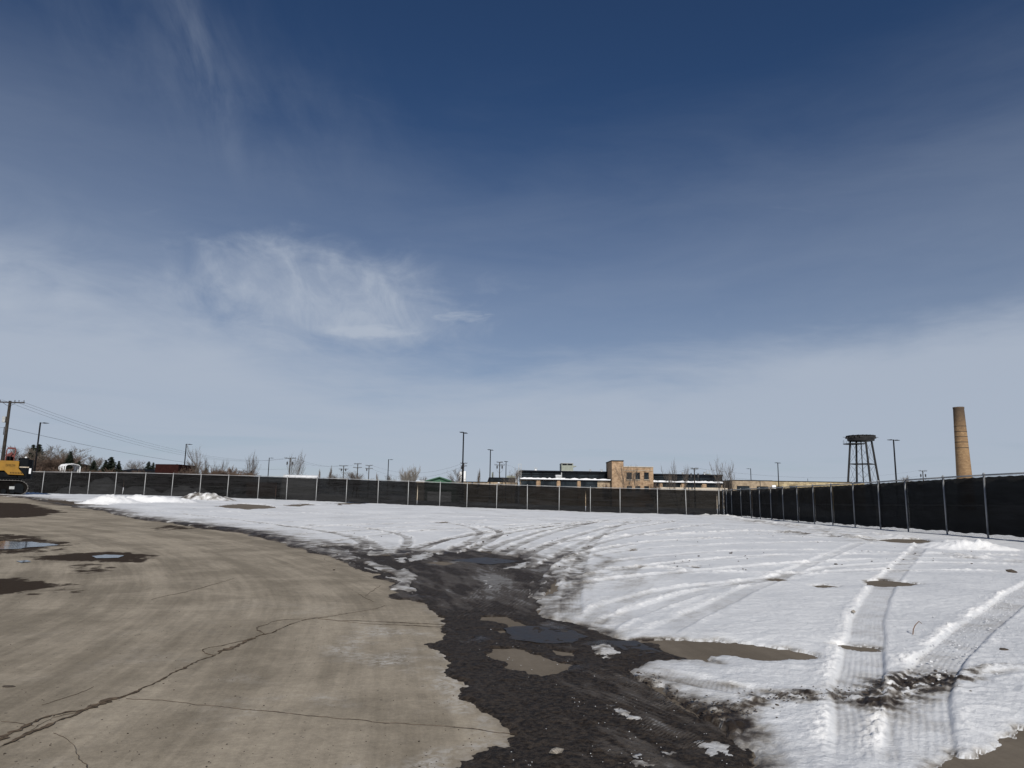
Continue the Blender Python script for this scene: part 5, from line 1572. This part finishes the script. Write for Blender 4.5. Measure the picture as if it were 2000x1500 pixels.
# roof monitor
fb.slab('roof_monitor', M_GRNGREY, 1096.5, 1119.5, 905.2, 921, YC + 2, YC + 8, D + 8)
fb.slab('monitor_curb', M_WHITE, 1095.5, 1119.8, 919.6, 921.2, YC + 1.7, YC + 8.2, D + 8)
fb.slab('monitor_coping', M_GREYM, 1096.0, 1120, 904.4, 905.3, YC + 1.8, YC + 8.2, D + 8)
for a, b in ((1098.2, 1107), (1108.3, 1117.5)):
    o = fb.slab('louvre', M_ROOFB, a, b, 906.3, 908.3, YC + 1.9, YC + 2.1, D + 8)
xa, za = fb.X(1119.5, D + 8), fb.Z(1119.5, 912.5, D + 8)
MB().prism([(xa, za), (xa + 0.85, za + .25), (xa + 0.85, za + .35), (xa, za + .35)], 'y', YC + 2.5, YC + 5).build('canopy', M_GRNGREY, fb.root)
fb.slab('vent_unit', M_GREYM, 1086.5, 1097, 928.2, 936.5, 2.0, 4.5, D)
fb.slab('vent_snow_cap', M_SNOWR, 1086.2, 1097.4, 927.2, 928.3, 1.9, 4.6, D)
fb.slab('duct', M_GREYM, 1097.8, 1099.4, 922, 936.5, 3.0, 3.5, D)
fb.slab('snow_heap', M_SNOWR, 1096.4, 1104, 933.4, 937, 0.2, 4.0, D)
for px, py, d_, w in ((1046, 916.6, D + 10, 3.0), (1153, 920.4, D + 10, 2.2), (1175, 920.4, D + 10, 2.8), (1334, 926.5, D + 10, 1.8), (1376.8, 925.5, D + 10, 2.2)):
    x, z = fb.X(px, d_), fb.Z(px, py + 4, d_)
    r = w * d_ / F
    v = MB().lathe([(r * .8, 0), (r, 0.12), (r, 0.30), (r * .45, 0.48), (r * .35, 0.55)], (x, 10, z), 12).build('roof_ventilator', M_WHITE, fb.root, True)
    for sx in (-1, 0, 1):
        MB().box(x + sx * r * .75 - 0.05, x + sx * r * .75 + 0.05, 9.9, 10.1, z + 0.4 + (0.1 if sx else 0), z + 0.95).build('vent_fin', M_GREYM, v)
for px0, px1, pt, pb, ym in ((1012.3, 1017.6, 906, 934, 2.0), (1400.3, 1406.2, 917, 929, 8.0)):
    x0, x1 = fb.X(px0), fb.X(px1); z0, z1 = fb.Z(px0, pb), fb.Z(px0, pt)
    m = MB()
    for xx in (x0, x1): m.box(xx - .05, xx + .05, ym, ym + .1, z0, z1)
    k = z0 + .3
    while k < z1 - 1.2:
        m.box(x0, x1, ym + .02, ym + .08, k, k + .05); k += .35
    m.box(x0 - .05, x1 + .05, ym, ym + .1, z1, z1 + .1).box(x0, x1, ym + .01, ym + .09, z1 - 1.0, z1 - .92)
    m.build('roof_ladder', M_GREYM, fb.root)
fb.slab('stair_box', M_GRNGREY, 1402, 1411, 922.5, 930, 9, 13, D)
o = fb.slab('site_wall', M_LIME, 1272, 1414, 952.6, 957.5, -6.5, -6.0, D - 4, zb=0.0)

# ---- low tan building right of the corner
D2 = 158.0
lb = BLD('low_building', D2, 1540, 'low flat roofed building of tan brick and yellow field stone behind the right fence', 'building')
lb.slab('brick_wall', M_BRICKL, 1430.5, 1508, 938.6, 990, 0, 12, D2, zb=0.0)
lb.slab('stone_wall', M_FIELDST, 1508.2, 1690, 941.0, 990, 0.3, 12, D2, zb=0.0)
lb.slab('coping', M_ROOFB, 1430, 1508.4, 937.8, 938.8, -0.15, 12.2, D2)
lb.slab('coping', M_ROOFB, 1508.5, 1690.5, 940.3, 941.2, 0.15, 12.2, D2)
for a, b, t_, n in ((1439, 1463.5, 949, 5), (1478, 1500.5, 950, 5), (1517, 1528, 950, 2), (1543, 1554.5, 948.5, 2)):
    lb.window(a, b, t_, 960, -0.05 if a < 1505 else 0.25, n, 1, D2)
lb.slab('white_panel', M_WHITE, 1507.3, 1514.5, 947.5, 954, -0.3, -0.02, D2)
lb.slab('downpipe', M_DARK, 1484.4, 1485.1, 939.5, 990, -0.15, -0.05, D2, zb=0.0)
lb.slab('aerial', M_DARK, 1589.2, 1589.8, 934, 941, 3, 3.1, D2)

# ---- low building left of the factory with black clerestory
D3 = 175.0
wb = BLD('warehouse_building', D3, 950, 'low tan brick warehouse with a black clerestory left of the long factory', 'building')
wb.slab('wall', M_BRICKL, 884, 1011.5, 941.5, 990, 0, 16, D3, zb=0.0)
wb.slab('coping', M_ROOFB, 900, 952, 940.6, 941.8, -0.15, 6, D3)
x = [wb.X(p) for p in (951, 954, 1006, 1006)]; z0, z1 = wb.Z(980, 941.4), wb.Z(980, 932.2)
MB().prism([(x[0], z0), (x[1], z1), (x[2], z1), (x[3], z0)], 'y', 2, 12).build('clerestory', M_ROOFB, wb.root)
wb.window(955, 980, 934.2, 940.2, 1.95, 12, 2, D3, sill=False); wb.window(981, 1005, 934.2, 940.2, 1.95, 12, 2, D3, sill=False)
wb.slab('roof_unit', M_GRNGREY, 989, 1006, 927.8, 932.4, 5, 9, D3)
wb.slab('stack', M_GRNGREY, 958.2, 960.2, 920.5, 932.5, 7, 8, D3); wb.slab('stack', M_DARK, 960.6, 962, 920, 932.5, 6, 6.4, D3)
wb.slab('stack', M_GREYM, 963, 964.2, 926, 932.5, 6, 6.4, D3)
wb.slab('roof_snow', M_SNOWR, 1006.5, 1011, 934.5, 942, 3, 6, D3)
for px in (921, 972.5):
    wb.slab('wall_unit', M_DARK if px < 930 else M_WHITE, px, px + 3.2, 942.2, 944, -0.5, -0.02, D3)

# ---- white tanks
for px, w, pt, lab in ((900, 6.0, 921, 'wider and shorter white upright tank left of the tall lamp post'), (907.5, 3.6, 920, 'narrow white upright tank right of the tall lamp post')):
    d_ = 182.0 + (px > 903) * 4
    c = P(px, 940, d_); zt = zat(px, pt, d_); r = w * d_ / F * .62
    root = empty('storage_tank', (c.x, d_, 0), 0, lab, 'tank', 'white storage tanks')
    MB().lathe([(r, 0), (r, zt - r * .45), (r * .8, zt - r * .15), (r * .2, zt)], n=18).build('shell', M_WHITE, root, True)
    MB().box(r * .95, r * 1.15, -0.25, 0.25, 0.0, zt - r * .4).build('ladder', M_GREYM, root)
    for k in range(3):
        MB().lathe([(r + .03, 0), (r + .03, .12)], (0, 0, zt * (0.3 + 0.22 * k)), 18).build('hoop', M_GREYM, root)

# ---- green roofed barn
D4 = 150.0
gb = BLD('green_roofed_barn', D4, 858, 'broad low building with a dark green metal gable roof', 'building')
z_e = gb.Z(858, 943.5); z_r = gb.Z(858, 931.0); xl, xr, xc = gb.X(812), gb.X(900), gb.X(858.5)
MB().prism([(xl + .4, 0.0), (xl + .4, z_e), (xc, z_r - .35), (xr - .4, z_e), (xr - .4, 0.0)], 'y', 0, 18).build('wall', M_GREEN, gb.root)
for a, b in ((xl, xc), (xc, xr)):
    za, zb_ = (z_e - .1, z_r) if a == xl else (z_r, z_e - .1)
    MB().prism([(a, za), (b, zb_), (b, zb_ - .22), (a, za - .22)], 'y', -0.5, 18.5).build('roof', M_GREEN, gb.root)
MB().box(xc - 2.5, xc + 2.5, -0.06, -0.01, 0.0, 2.6).build('door', M_WHITE, gb.root)
gb.slab('lean_to_snow', M_SNOWR, 815, 832, 939.6, 940.4, -3, -1, D4)
gb.slab('lean_to_wall', M_TANW, 815.5, 831.5, 940.5, 990, -2.8, -1.1, D4, zb=0.0)

# ---- water tower frame
DW = 220.0
c = P(1687, 950, DW)
wt = empty('water_tower', (c.x, DW, 0), 0, 'black steel water tower frame without a tank, on four splayed legs', 'water tower')
M_STEEL = simple('black_rusty_steel', (0.0075, 0.007, 0.0075), 0.7, var=0.5, scale=1.0)
pxm = DW / F
zt = zat(1687, 862, DW); zm = zat(1687, 906.5, DW)
phi = math.radians(-2.4)
def leg_r(z):
    z_a, z_b = zt, zat(1687, 944, DW)
    return pxm * (20.5 + (29.5 - 20.5) * (z_a - z) / (z_a - z_b))
corners = [phi + math.pi / 2 * k for k in range(4)]
def lpnt(a, z): return Vector((leg_r(z) * math.cos(a), leg_r(z) * math.sin(a), z))
for a in corners:
    MB().tube(lpnt(a, 0.0), lpnt(a, zt), 0.34, 0.31, n=8).build('leg', M_STEEL, wt)
    MB().box(-.6, .6, -.6, .6, -0.1, 0.35).build('footing', M_TANW, wt).location = (lpnt(a, 0).x, lpnt(a, 0).y, 0)
MB().tube((0, 0, 0), (0, 0, zt), 0.16, n=8).build('riser_pipe', M_STEEL, wt)
zz = [0.4, zm * 0.5, zm, zt - 0.3]
for i, a in enumerate(corners):
    b = corners[(i + 1) % 4]
    for z in (zz[2],):
        MB().tube(lpnt(a, z), lpnt(b, z), 0.13, n=6).build('strut', M_STEEL, wt)
    MB().tube(lpnt(a, zz[1]), lpnt(b, zz[1]), 0.11, n=6).build('strut', M_STEEL, wt)
    for z0, z1 in ((zz[0], zz[1]), (zz[1], zz[2]), (zz[2], zz[3])):
        MB().tube(lpnt(a, z0), lpnt(b, z1), 0.035, n=4).build('brace_rod', M_STEEL, wt)
        MB().tube(lpnt(b, z0), lpnt(a, z1), 0.035, n=4).build('brace_rod', M_STEEL, wt)
# grillage and deck that carried the tank
zd = zat(1687, 857.5, DW)
MB().lathe([(3.0, zd - .75), (3.8, zd - .60), (3.95, zd + .18), (3.0, zd + .18)], n=24).build('ring_girder', M_STEEL, wt)
for k in range(9):
    y = -3.6 + 0.9 * k
    hw = math.sqrt(max(0.2, 4.15 ** 2 - y * y))
    MB().box(-hw, hw, y - .13, y + .13, zd + .2, zd + .75).build('deck_beam', M_STEEL, wt)
for k in range(15):
    x = -3.85 + 0.55 * k
    hw = math.sqrt(max(0.2, 4.1 ** 2 - x * x))
    MB().box(x - .14, x + .14, -hw, hw, zd + .76, zd + 1.02 + 0.05 * (k % 2)).build('deck_plank', M_STEEL, wt)
for s, dz in ((-1, 0.15), (1, 0.75)):
    MB().box(s * 3.0 if s > 0 else -4.6, 4.6 if s > 0 else -3.0, -0.5, 0.5, zd - .05 + dz * .3, zd + .42 + dz * .3).build('outrigger', M_STEEL, wt)
    MB().tube((s * 4.4, 0, zd + .42 + dz * .2), (s * 5.5, 0, zd + .45 + dz * .2), 0.07, n=5).build('rail_end', M_STEEL, wt)
zb2 = zat(1687, 867.5, DW)
MB().lathe([(3.1, 0), (3.1, 0.16), (2.2, 0.16), (2.2, 0.0)], (-1.8, 0.88, zb2), 20).build('catwalk', M_STEEL, wt)
for k in range(10):
    a = 2 * math.pi * k / 10
    MB().tube((-1.8 + 3.05 * math.cos(a), .88 + 3.05 * math.sin(a), zb2 + .16), (-1.8 + 3.05 * math.cos(a), .88 + 3.05 * math.sin(a), zb2 + 1.3), 0.035, n=4).build('railing_post', M_STEEL, wt)

# ---- brick chimney
DC = 215.0
c = P(1885, 950, DC)
ch = empty('brick_chimney', (c.x, DC, 0), 0, 'tall tapering yellow brown brick chimney with dark iron bands', 'chimney')
def mk_chimney():
    m, t, b, out = mat_new('chimney_brick')
    p = t.obj(); sep = t.new('ShaderNodeSeparateXYZ'); t.l.new(p, sep.inputs[0])
    ang = t.m('MULTIPLY', t.m('ARCTAN2', sep.outputs[1], sep.outputs[0]), 2.0)
    br = t.new('ShaderNodeTexBrick'); t.l.new(t.xyz(ang, sep.outputs[2], 0.0), br.inputs['Vector'])
    br.inputs['Color1'].default_value = (0.31, 0.20, 0.105, 1); br.inputs['Color2'].default_value = (0.215, 0.132, 0.068, 1); br.inputs['Mortar'].default_value = (0.20, 0.14, 0.085, 1)
    br.inputs['Scale'].default_value = 1.0; br.inputs['Brick Width'].default_value = 0.7; br.inputs['Row Height'].default_value = 0.42; br.inputs['Mortar Size'].default_value = 0.05
    n = t.noise(p, 0.9, 6.0, 0.7)
    c = t.mix(t.m('MULTIPLY', t.ss(n, 0.4, 0.7), 0.6), br.outputs['Color'], (0.17, 0.105, 0.06))
    # soot around the mouth
    soot = t.m('MULTIPLY', t.ss(t.m('ADD', sep.outputs[2], t.m('MULTIPLY', n, 5.0)), 24.0, 33.0), 0.86)
    c = t.mix(soot, c, (0.06, 0.045, 0.035))
    t.put(b.inputs['Base Color'], c); b.inputs['Roughness'].default_value = 0.92; b.inputs['Specular IOR Level'].default_value = 0.15
    return m
M_CHIM = mk_chimney()
zt = zat(1877, 795.5, DC); zl = zat(1885, 930, DC)
pm = DC / F
def crad(z): return pm * (9.4 + (13.2 - 9.4) * (zt - z) / (zt - zl))
prof = [(crad(0), 0)] + [(crad(zt * k / 24), zt * k / 24) for k in range(1, 24)] + [(crad(zt) + 0.02, zt - .6), (crad(zt) + .08, zt - .5), (crad(zt) + .08, zt), (crad(zt) - .35, zt), (crad(zt) - .4, zt - 1.5)]
MB().lathe(prof, n=40).build('shaft', M_CHIM, ch, True)
for py in (833, 843.5, 853.5, 864, 875):
    z = zat(1880, py, DC)
    MB().lathe([(crad(z) + .015, -0.07), (crad(z) + .035, -0.07), (crad(z) + .035, 0.07), (crad(z) + .015, 0.07)], (0, 0, z), 40).build('iron_band', M_STEEL, ch)

# ---- things behind the left part of the fence
M_MAROON = simple('maroon_container_paint', (0.022, 0.0065, 0.0055), 0.8, spec=0.1, var=0.3)
M_BROWN = simple('brown_container_paint', (0.17, 0.085, 0.055), 0.7, var=0.3)
def container(px0, px1, ptop, d, mat, label, rz=0.0, dep=2.4):
    a, b = xat(px0, d), xat(px1, d); zg = Tz(a, d); zt = zat((px0 + px1) / 2, ptop, d) - zg
    L = b - a; root = empty('shipping_container', ((a + b) / 2, d, zg), rz, label, 'container')
    wall = MB(); n = int(L / 0.28)
    for y0, y1 in ((0, 0.06), (dep - .06, dep)):
        wall.box(-L / 2, L / 2, y0, y1, 0.15, zt - .1)
    wall.box(-L / 2, -L / 2 + .06, .06, dep - .06, .15, zt - .1).box(L / 2 - .06, L / 2, .06, dep - .06, .15, zt - .1)
    w = wall.build('wall', mat, root)
    for i in range(n):
        x = -L / 2 + .12 + (L - .3) * i / max(1, n - 1)
        MB().box(x, x + .12, -0.035, -0.002, .25, zt - .2).build('rib', mat, w)
    MB().box(-L / 2 - .02, L / 2 + .02, -0.03, dep + .03, zt - .1, zt).build('roof', mat, root)
    MB().box(-L / 2 - .02, L / 2 + .02, -0.04, dep + .04, 0.0, .15).build('base_rail', M_DARK, root)
container(299, 346, 906.5, 104, M_MAROON, 'dark maroon container standing above the fence before conifers', -0.06, 5.0)
container(482, 538, 942, 96, M_BROWN, 'dull brown container seen dimly through the fence screen', 0.05)
# long dark shed
D5 = 128
sb = BLD('long_shed', D5, 262, 'long low dark shed behind the fence left of the maroon container', 'building')
sb.slab('wall', M_DARK, 232, 302, 919.5, 960, 0, 8, D5, zb=1.0)
x0, x1 = sb.X(231), sb.X(303); z0, z1 = sb.Z(266, 919.6), sb.Z(266, 914.5)
MB().prism([(-0.4, z0), (4, z1), (8.4, z0), (4, z1 - .2)], 'x', x0, x1).build('roof', M_ROOFB, sb.root)
# brown house glimpsed under the trees
D6 = 122
hb = BLD('brown_house', D6, 100, 'low dark brown house glimpsed behind the bare trees at left', 'building')
M_DKBR = simple('dark_brown_siding', (0.06, 0.038, 0.03), 0.85)
hb.slab('wall', M_DKBR, 62, 132, 909.5, 960, 0, 8, D6, zb=1.0)
x0, x1 = hb.X(60), hb.X(134); z0, z1 = hb.Z(97, 910), hb.Z(97, 903.5)
MB().prism([(-0.5, z0), (4, z1), (8.5, z0), (4, z1 - .25)], 'x', x0, x1).build('roof', M_DKBR, hb.root)
for a in (74, 96, 118):
    hb.window(a, a + 5, 912, 919, -0.05, 2, 2, D6)
# white carport
D7 = 104
a, b = xat(119, D7), xat(151, D7); zg = Tz(a, D7); zr = zat(136, 906.5, D7) - zg; ze = zat(136, 911.5, D7) - zg
cp = empty('carport', ((a + b) / 2 - 0.2, D7, zg), -0.35, 'torn white metal carport standing open toward the camera', 'carport')
W = (b - a) * .58; hw = 1.0
def arch(y):
    return [Vector((-hw, y, 0)), Vector((-hw, y, ze)), Vector((-hw * .75, y, ze + .25)), Vector((0, y, zr)), Vector((hw * .75, y, ze + .25)), Vector((hw, y, ze)), Vector((hw, y, 0))]
cp.rotation_euler = (0, 0, 0.95)
for y in (-1.0, -0.3, 0.4, 1.1):
    MB().path(arch(y), 0.05, 6).build('frame_bow', M_WHITE, cp)
sk = MB(); A, B = arch(-1.0), arch(1.1)
vs = []; fs = []
for k in range(2, 6):
    pass
up = [0, 1, 2, 3]
off = Vector((0, 0, 0.06))
for j in range(9):
    t = j / 8
    for k in range(7):
        p = A[k].lerp(B[k], t)
        vs.append(p + off + Vector((0, 0, 0.05 * math.sin(j * 2.1 + k))))
for j in range(8):
    for k in range(6):
        if k in (0, 5) and j % 3 == 1: continue
        q = j * 7 + k
        fs.append((q, q + 1, q + 8, q + 7))
o = MB().add(vs, fs).build('cover', M_WHITE, cp)
s_ = o.modifiers.new('thick', 'SOLIDIFY'); s_.thickness = 0.03
# white arched shelter
D8 = 98
a, b = xat(553, D8), xat(622, D8); xm = (a + b) / 2; zg = Tz(xm, D8); zt = zat(588, 928, D8) - zg
sh = empty('arched_shelter', (xm, D8, zg), 0.18, 'white arched fabric shelter rising just above the fence', 'shelter')
L = (b - a) * .92; Rr = 2.6
M_FABRIC = simple('white_shelter_fabric', (0.74, 0.75, 0.77), 0.7, var=0.05)
def ring(x, r, n=18):
    return [(x, -r * math.cos(math.pi * k / n), zt * (math.sin(math.pi * k / n) ** 0.8) * r / Rr) for k in range(n + 1)]
vs = []; fs = []
for j in range(7):
    vs += ring(-L / 2 + L * j / 6, Rr)
for j in range(6):
    for k in range(18):
        q = j * 19 + k; fs.append((q, q + 1, q + 20, q + 19))
o = MB().add(vs, fs).build('cover', M_FABRIC, sh, True)
s_ = o.modifiers.new('thick', 'SOLIDIFY'); s_.thickness = 0.04
for j in range(7):
    MB().path([Vector(p) * 1.0 + Vector((0, 0, .03)) for p in ring(-L / 2 + L * j / 6, Rr + .03)], 0.035, 5).build('hoop', M_WHITE, sh)
r2 = ring(-L / 2 + .05, Rr - .06)
MB().add(r2, [tuple(range(len(r2)))]).build('end_wall', M_FABRIC, sh)
# heaps of snow behind the screen
def heap(px, py, rx, ry, h, d, label, seed):
    x = xat(px, d); zg = Tz(x, d)
    vs = []; fs = []; n, m = 22, 7
    for i in range(m + 1):
        rr = i / m
        for k in range(n):
            a = 2 * math.pi * k / n
            xx, yy = rx * rr * math.cos(a), ry * rr * math.sin(a)
            nz = float(fbm(np.array([xx * .9 + seed * 7]), np.array([yy * .9]), seed, 4, .6)[0])
            vs.append((xx * (1 + .15 * nz), yy, max(-0.1, h * (1 - rr ** 1.6) * (1 + .55 * nz) - 0.1 * rr)))
    for i in range(m):
        for k in range(n):
            fs.append((i * n + k, i * n + (k + 1) % n, (i + 1) * n + (k + 1) % n, (i + 1) * n + k))
    o = MB().add(vs, fs).build('snow_heap', M_SNOWR, None, True); o.location = (x, d, zg)
    return tag(o, label, 'snow heap', 'snow heaps behind the fence screen')
for i, (px, rx, h, d, lab) in enumerate(((150, 3.0, 1.0, 86, 'leftmost low snow heap behind the fence screen'), (205, 3.6, 1.9, 87, 'tallest snow heap behind the fence screen'), (275, 3.5, 1.1, 87, 'broad snow heap left of the maroon container base'), (355, 2.6, 1.2, 86, 'small snow heap below the second lamp post'), (385, 2.4, 1.0, 86, 'snow heap behind the dirty mound at the fence'), (640, 5.5, 0.8, 84, 'long low snow heap right of the arched shelter'), (1560, 4.0, 1.4, 70, 'snow heap behind the right hand fence'))):
    heap(px, 0, rx, 2.2, h, d, lab, 40 + i)

# ------------------------------------------------------------------ excavator
M_YEL = simple('excavator_yellow', (0.26, 0.135, 0.012), 0.6, var=0.12, scale=2)
M_DKG = simple('excavator_dark_grey', (0.005, 0.0065, 0.008), 0.7, var=0.2, spec=.1)
M_TRK = simple('muddy_track_steel', (0.005, 0.0045, 0.004), 0.85, spec=0.08, var=0.5, scale=3)
M_TRKE = simple('pale_track_edge', (0.09, 0.085, 0.08), 0.6, metal=.2, var=0.3)  # lighter tone for the upper and end shoes of the loop
M_RED = simple('red_rail_paint', (0.14, 0.035, 0.028), 0.6)
M_BLKG = simple('cab_glass', (0.012, 0.015, 0.018), 0.1)
DE = 56.0
def ex_x(px): return xat(px, DE)
ox = ex_x(0); zg = Tz(ox, DE)
ex = empty('excavator', (ox, DE, zg), math.radians(35.5), 'yellow and dark grey tracked excavator parked at the left edge', 'excavator')
def ez(px, py): return zat(px, py, DE) - zg
S = DE / F
def exx(px): return (ex_x(px) - ox) * 0.8125
# undercarriage: two track loops
x_r = exx(54); x_l = x_r - 4.6; ht = ez(20, 939.0)
def track(y0, y1):
    n = 16; r = ht / 2; pts = []
    for k in range(n + 1):                      # front idler, slightly raised nose
        a = -math.pi / 2 + math.pi * k / n
        pts.append((x_r - r * 1.25 + r * 1.25 * math.cos(a), r + r * math.sin(a)))
    for k in range(n + 1):
        a = math.pi / 2 + math.pi * k / n
        pts.append((x_l + r + r * math.cos(a), r + r * math.sin(a)))
    t = MB().prism([(p[0], max(0.03, p[1])) for p in pts], 'y', y0 + .12, y1 - .12).build('track_frame', M_TRK, ex)
    N = len(pts); seglen = 0
    # shoes round the loop
    closed = [Vector((p[0], 0, max(0.02, p[1]))) for p in pts] + [Vector((pts[0][0], 0, max(0.02, pts[0][1])))]
    acc = 0.0
    for i in range(len(closed) - 1):
        a, b = closed[i], closed[i + 1]; L = (b - a).length
        if L < 1e-4: continue
        dv = (b - a) / L; nv = Vector((dv.z, 0, -dv.x))
        s = (0.19 - acc % 0.19) % 0.19
        while s < L:
            c = a + dv * s
            m = MB()
            hw = 0.088
            vs = [c - dv * hw + nv * -.01, c + dv * hw + nv * -.01, c + dv * hw + nv * .035, c + dv * .02 + nv * .04, c + dv * .02 + nv * .075, c - dv * .02 + nv * .075, c - dv * .02 + nv * .04, c - dv * hw + nv * .035]
            poly = [(v.x, v.z) for v in vs]
            m.prism(poly, 'y', y0, y1).build('track_shoe', M_TRKE if b.z > ht * .55 or abs(dv.z) > .3 else M_TRK, t)
            s += 0.19
        acc += L
    for k in range(7):
        MB().lathe([(0.17, -.1), (0.17, .1)], (0, 0, 0), 12).build('roller', M_DKG, t).matrix_local = Matrix.Translation((x_l + .9 + .55 * k, y0 + .1, .30)) @ Matrix.Rotation(math.pi / 2, 4, 'X')
    for xx in (x_r - r * 1.1, x_l + r):
        MB().lathe([(0.36, -.08), (0.36, .08)], (0, 0, 0), 18).build('idler_wheel', M_DKG, t).matrix_local = Matrix.Translation((xx, y0 + .1, r)) @ Matrix.Rotation(math.pi / 2, 4, 'X')
    return t
tf = track(-1.6, -0.95); track(0.95, 1.6)
MB().box(exx(18), exx(28), -1.66, -1.58, ez(20, 955.5), ez(20, 950.0)).build('step', M_GREYM, ex)
MB().box(x_l + 1.2, x_r - 1.2, -0.95, 0.95, 0.35, ht - .12).build('car_body', M_DKG, ex, bevel=.04)
zc = (x_l + x_r) / 2 - 0.35
MB().lathe([(0.85, ht - .14), (0.85, ht + .14), (0.75, ht + .2)], (zc, 0, 0), 24).build('slew_ring', M_DKG, ex)
z_d = ez(20, 933.5)
MB().box(exx(-46), exx(40), -1.35, 1.4, ht + .1, z_d).build('deck', M_DKG, ex, bevel=.05)
# yellow side panel with its slanting skirt
poly = [(exx(-26), ez(0, 920)), (exx(-26), ez(0, 901.5)), (exx(2), ez(0, 900.8)), (exx(31.5), ez(20, 901.6)), (exx(31.8), ez(20, 915.5)), (exx(44.5), ez(40, 928.2)), (exx(12.5), ez(12, 927.4)), (exx(4), ez(4, 919.8))]
yp = MB().prism(poly, 'y', -1.48, -1.33).build('side_panel', M_YEL, ex, bevel=.03)
for k in range(9):
    xx = exx(16) + k * 0.10
    MB().box(xx, xx + .05, -1.487, -1.479, ez(20, 925.2), ez(20, 922.8)).build('vent_slot', M_DKG, yp)
MB().box(exx(-26), exx(31), -1.32, 1.40, z_d + .01, ez(20, 901.8)).build('engine_house', M_DKG, ex, bevel=.05)
MB().box(exx(-26), exx(30), -1.30, 1.38, ez(20, 901.7), ez(20, 900.5)).build('hood', M_YEL, ex, bevel=.01)
# lettering on the panel
tc = bpy.data.curves.new('lettering', 'FONT'); tc.body = 'DEVELON'; tc.size = 0.26; tc.extrude = 0.003; tc.space_character = 1.15
to = bpy.data.objects.new('lettering_curve', tc); COL.objects.link(to)
bpy.context.view_layer.update()
tm = bpy.data.meshes.new_from_object(to.evaluated_get(bpy.context.evaluated_depsgraph_get()))
bpy.data.objects.remove(to)
tm.materials.clear(); tm.materials.append(M_DKG)
lo = bpy.data.objects.new('lettering', tm); link(lo, yp)
w_t = max(v.co.x for v in tm.vertices)
sx = (exx(24) - exx(5.5)) / w_t
lo.matrix_local = Matrix.Translation((exx(5.5), -1.485, ez(14, 911.6))) @ Matrix.Rotation(math.pi / 2, 4, 'X') @ Matrix.Diagonal((sx, 1, 1, 1))
# rounded dark counterweight at the rear
cw = [(exx(31.6), -1.35), (exx(50), -1.35), (exx(58), -0.9), (exx(62), 0.0), (exx(58), 0.95), (exx(50), 1.4), (exx(31.6), 1.4)]
c1 = MB().prism(cw, 'z', z_d - .02, ez(40, 897.0)).build('counterweight', M_DKG, ex, bevel=.08)
MB().box(exx(30), exx(50), -1.2, 1.25, ez(40, 896.9), ez(40, 894.6)).build('counterweight_cap', M_DKG, ex, bevel=.04)
MB().box(exx(32.5), exx(52), -1.375, -1.352, ez(40, 913.6), ez(40, 911.6)).build('stripe', simple('beige_stripe', (0.42, 0.36, 0.28), .6), c1)
MB().box(exx(52.8), exx(57), -1.36, -1.25, ez(40, 925), ez(40, 914.5)).build('sticker', M_WHITE, c1)
MB().lathe([(0.07, 0), (0.09, .06), (0.05, .14)], (exx(44.5), -0.3, ez(40, 894.6)), 10).build('beacon', M_WHITE, ex)
# red handrails and the exhaust cowl on top
zr0, zr1 = ez(10, 901), ez(10, 875.5)
for y in (-1.2, 0.2):
    MB().path([(exx(4), y, zr0), (exx(4.5), y, zr1 - .15), (exx(6), y, zr1), (exx(20.5), y, zr1), (exx(22), y, zr1 - .15), (exx(20), y, zr0)], 0.035, 8).build('handrail', M_RED, ex)
MB().box(exx(3.5), exx(15), -0.9, 0.6, ez(10, 900.5), ez(10, 891.5)).build('air_cleaner', M_DKG, ex, bevel=.06)
MB().prism([(exx(6), ez(10, 891.3)), (exx(6), ez(10, 887)), (exx(15), ez(10, 882.5)), (exx(21), ez(10, 889)), (exx(21), ez(10, 892.5))], 'y', -0.6, 0.3).build('cowl', M_RED, ex)
MB().tube((exx(18), .2, ez(10, 900)), (exx(18), .2, ez(10, 888)), 0.09, n=10).build('exhaust', M_DKG, ex)
# cab and boom lie outside the frame to the left
cabx0, cabx1 = exx(-110), exx(-62)
MB().prism([(cabx0, z_d), (cabx0 + .1, z_d + .9), (cabx0 + .45, z_d + 1.75), (cabx1, z_d + 1.75), (cabx1, z_d)], 'y', -1.35, -0.35).build('cab', M_BLKG, ex, bevel=.05)
MB().box(exx(-62), exx(-26), -1.35, 1.4, z_d + .01, z_d + 1.0).build('tool_box', M_YEL, ex, bevel=.05)
bx = cabx0 + .8
bm_pts = [(bx, z_d + .3), (bx - .4, z_d + .8), (bx - 2.6, z_d + 3.2), (bx - 5.6, z_d + 2.4), (bx - 5.7, z_d + 2.0), (bx - 2.6, z_d + 2.55), (bx + .1, z_d - .05)]
MB().prism(bm_pts, 'y', -0.25, 0.25).build('boom', M_YEL, ex, bevel=.03)
MB().prism([(bx - 5.3, z_d + 2.9), (bx - 5.9, z_d + 2.7), (bx - 5.5, -0.0 + .9), (bx - 5.25, .9)], 'y', -0.2, 0.2).build('stick', M_YEL, ex, bevel=.03)
MB().prism([(bx - 5.6, 1.0), (bx - 5.0, 1.0), (bx - 4.3, .55), (bx - 4.4, .02), (bx - 5.4, .12)], 'y', -0.55, 0.55).build('bucket', M_DKG, ex, bevel=.03)

# render settings that only touch sampling cost
cy = sc.cycles
cy.max_bounces = 6; cy.diffuse_bounces = 2; cy.glossy_bounces = 2; cy.transparent_max_bounces = 12; cy.transmission_bounces = 2
world.cycles.sampling_method = 'MANUAL'; world.cycles.sample_map_resolution = 512
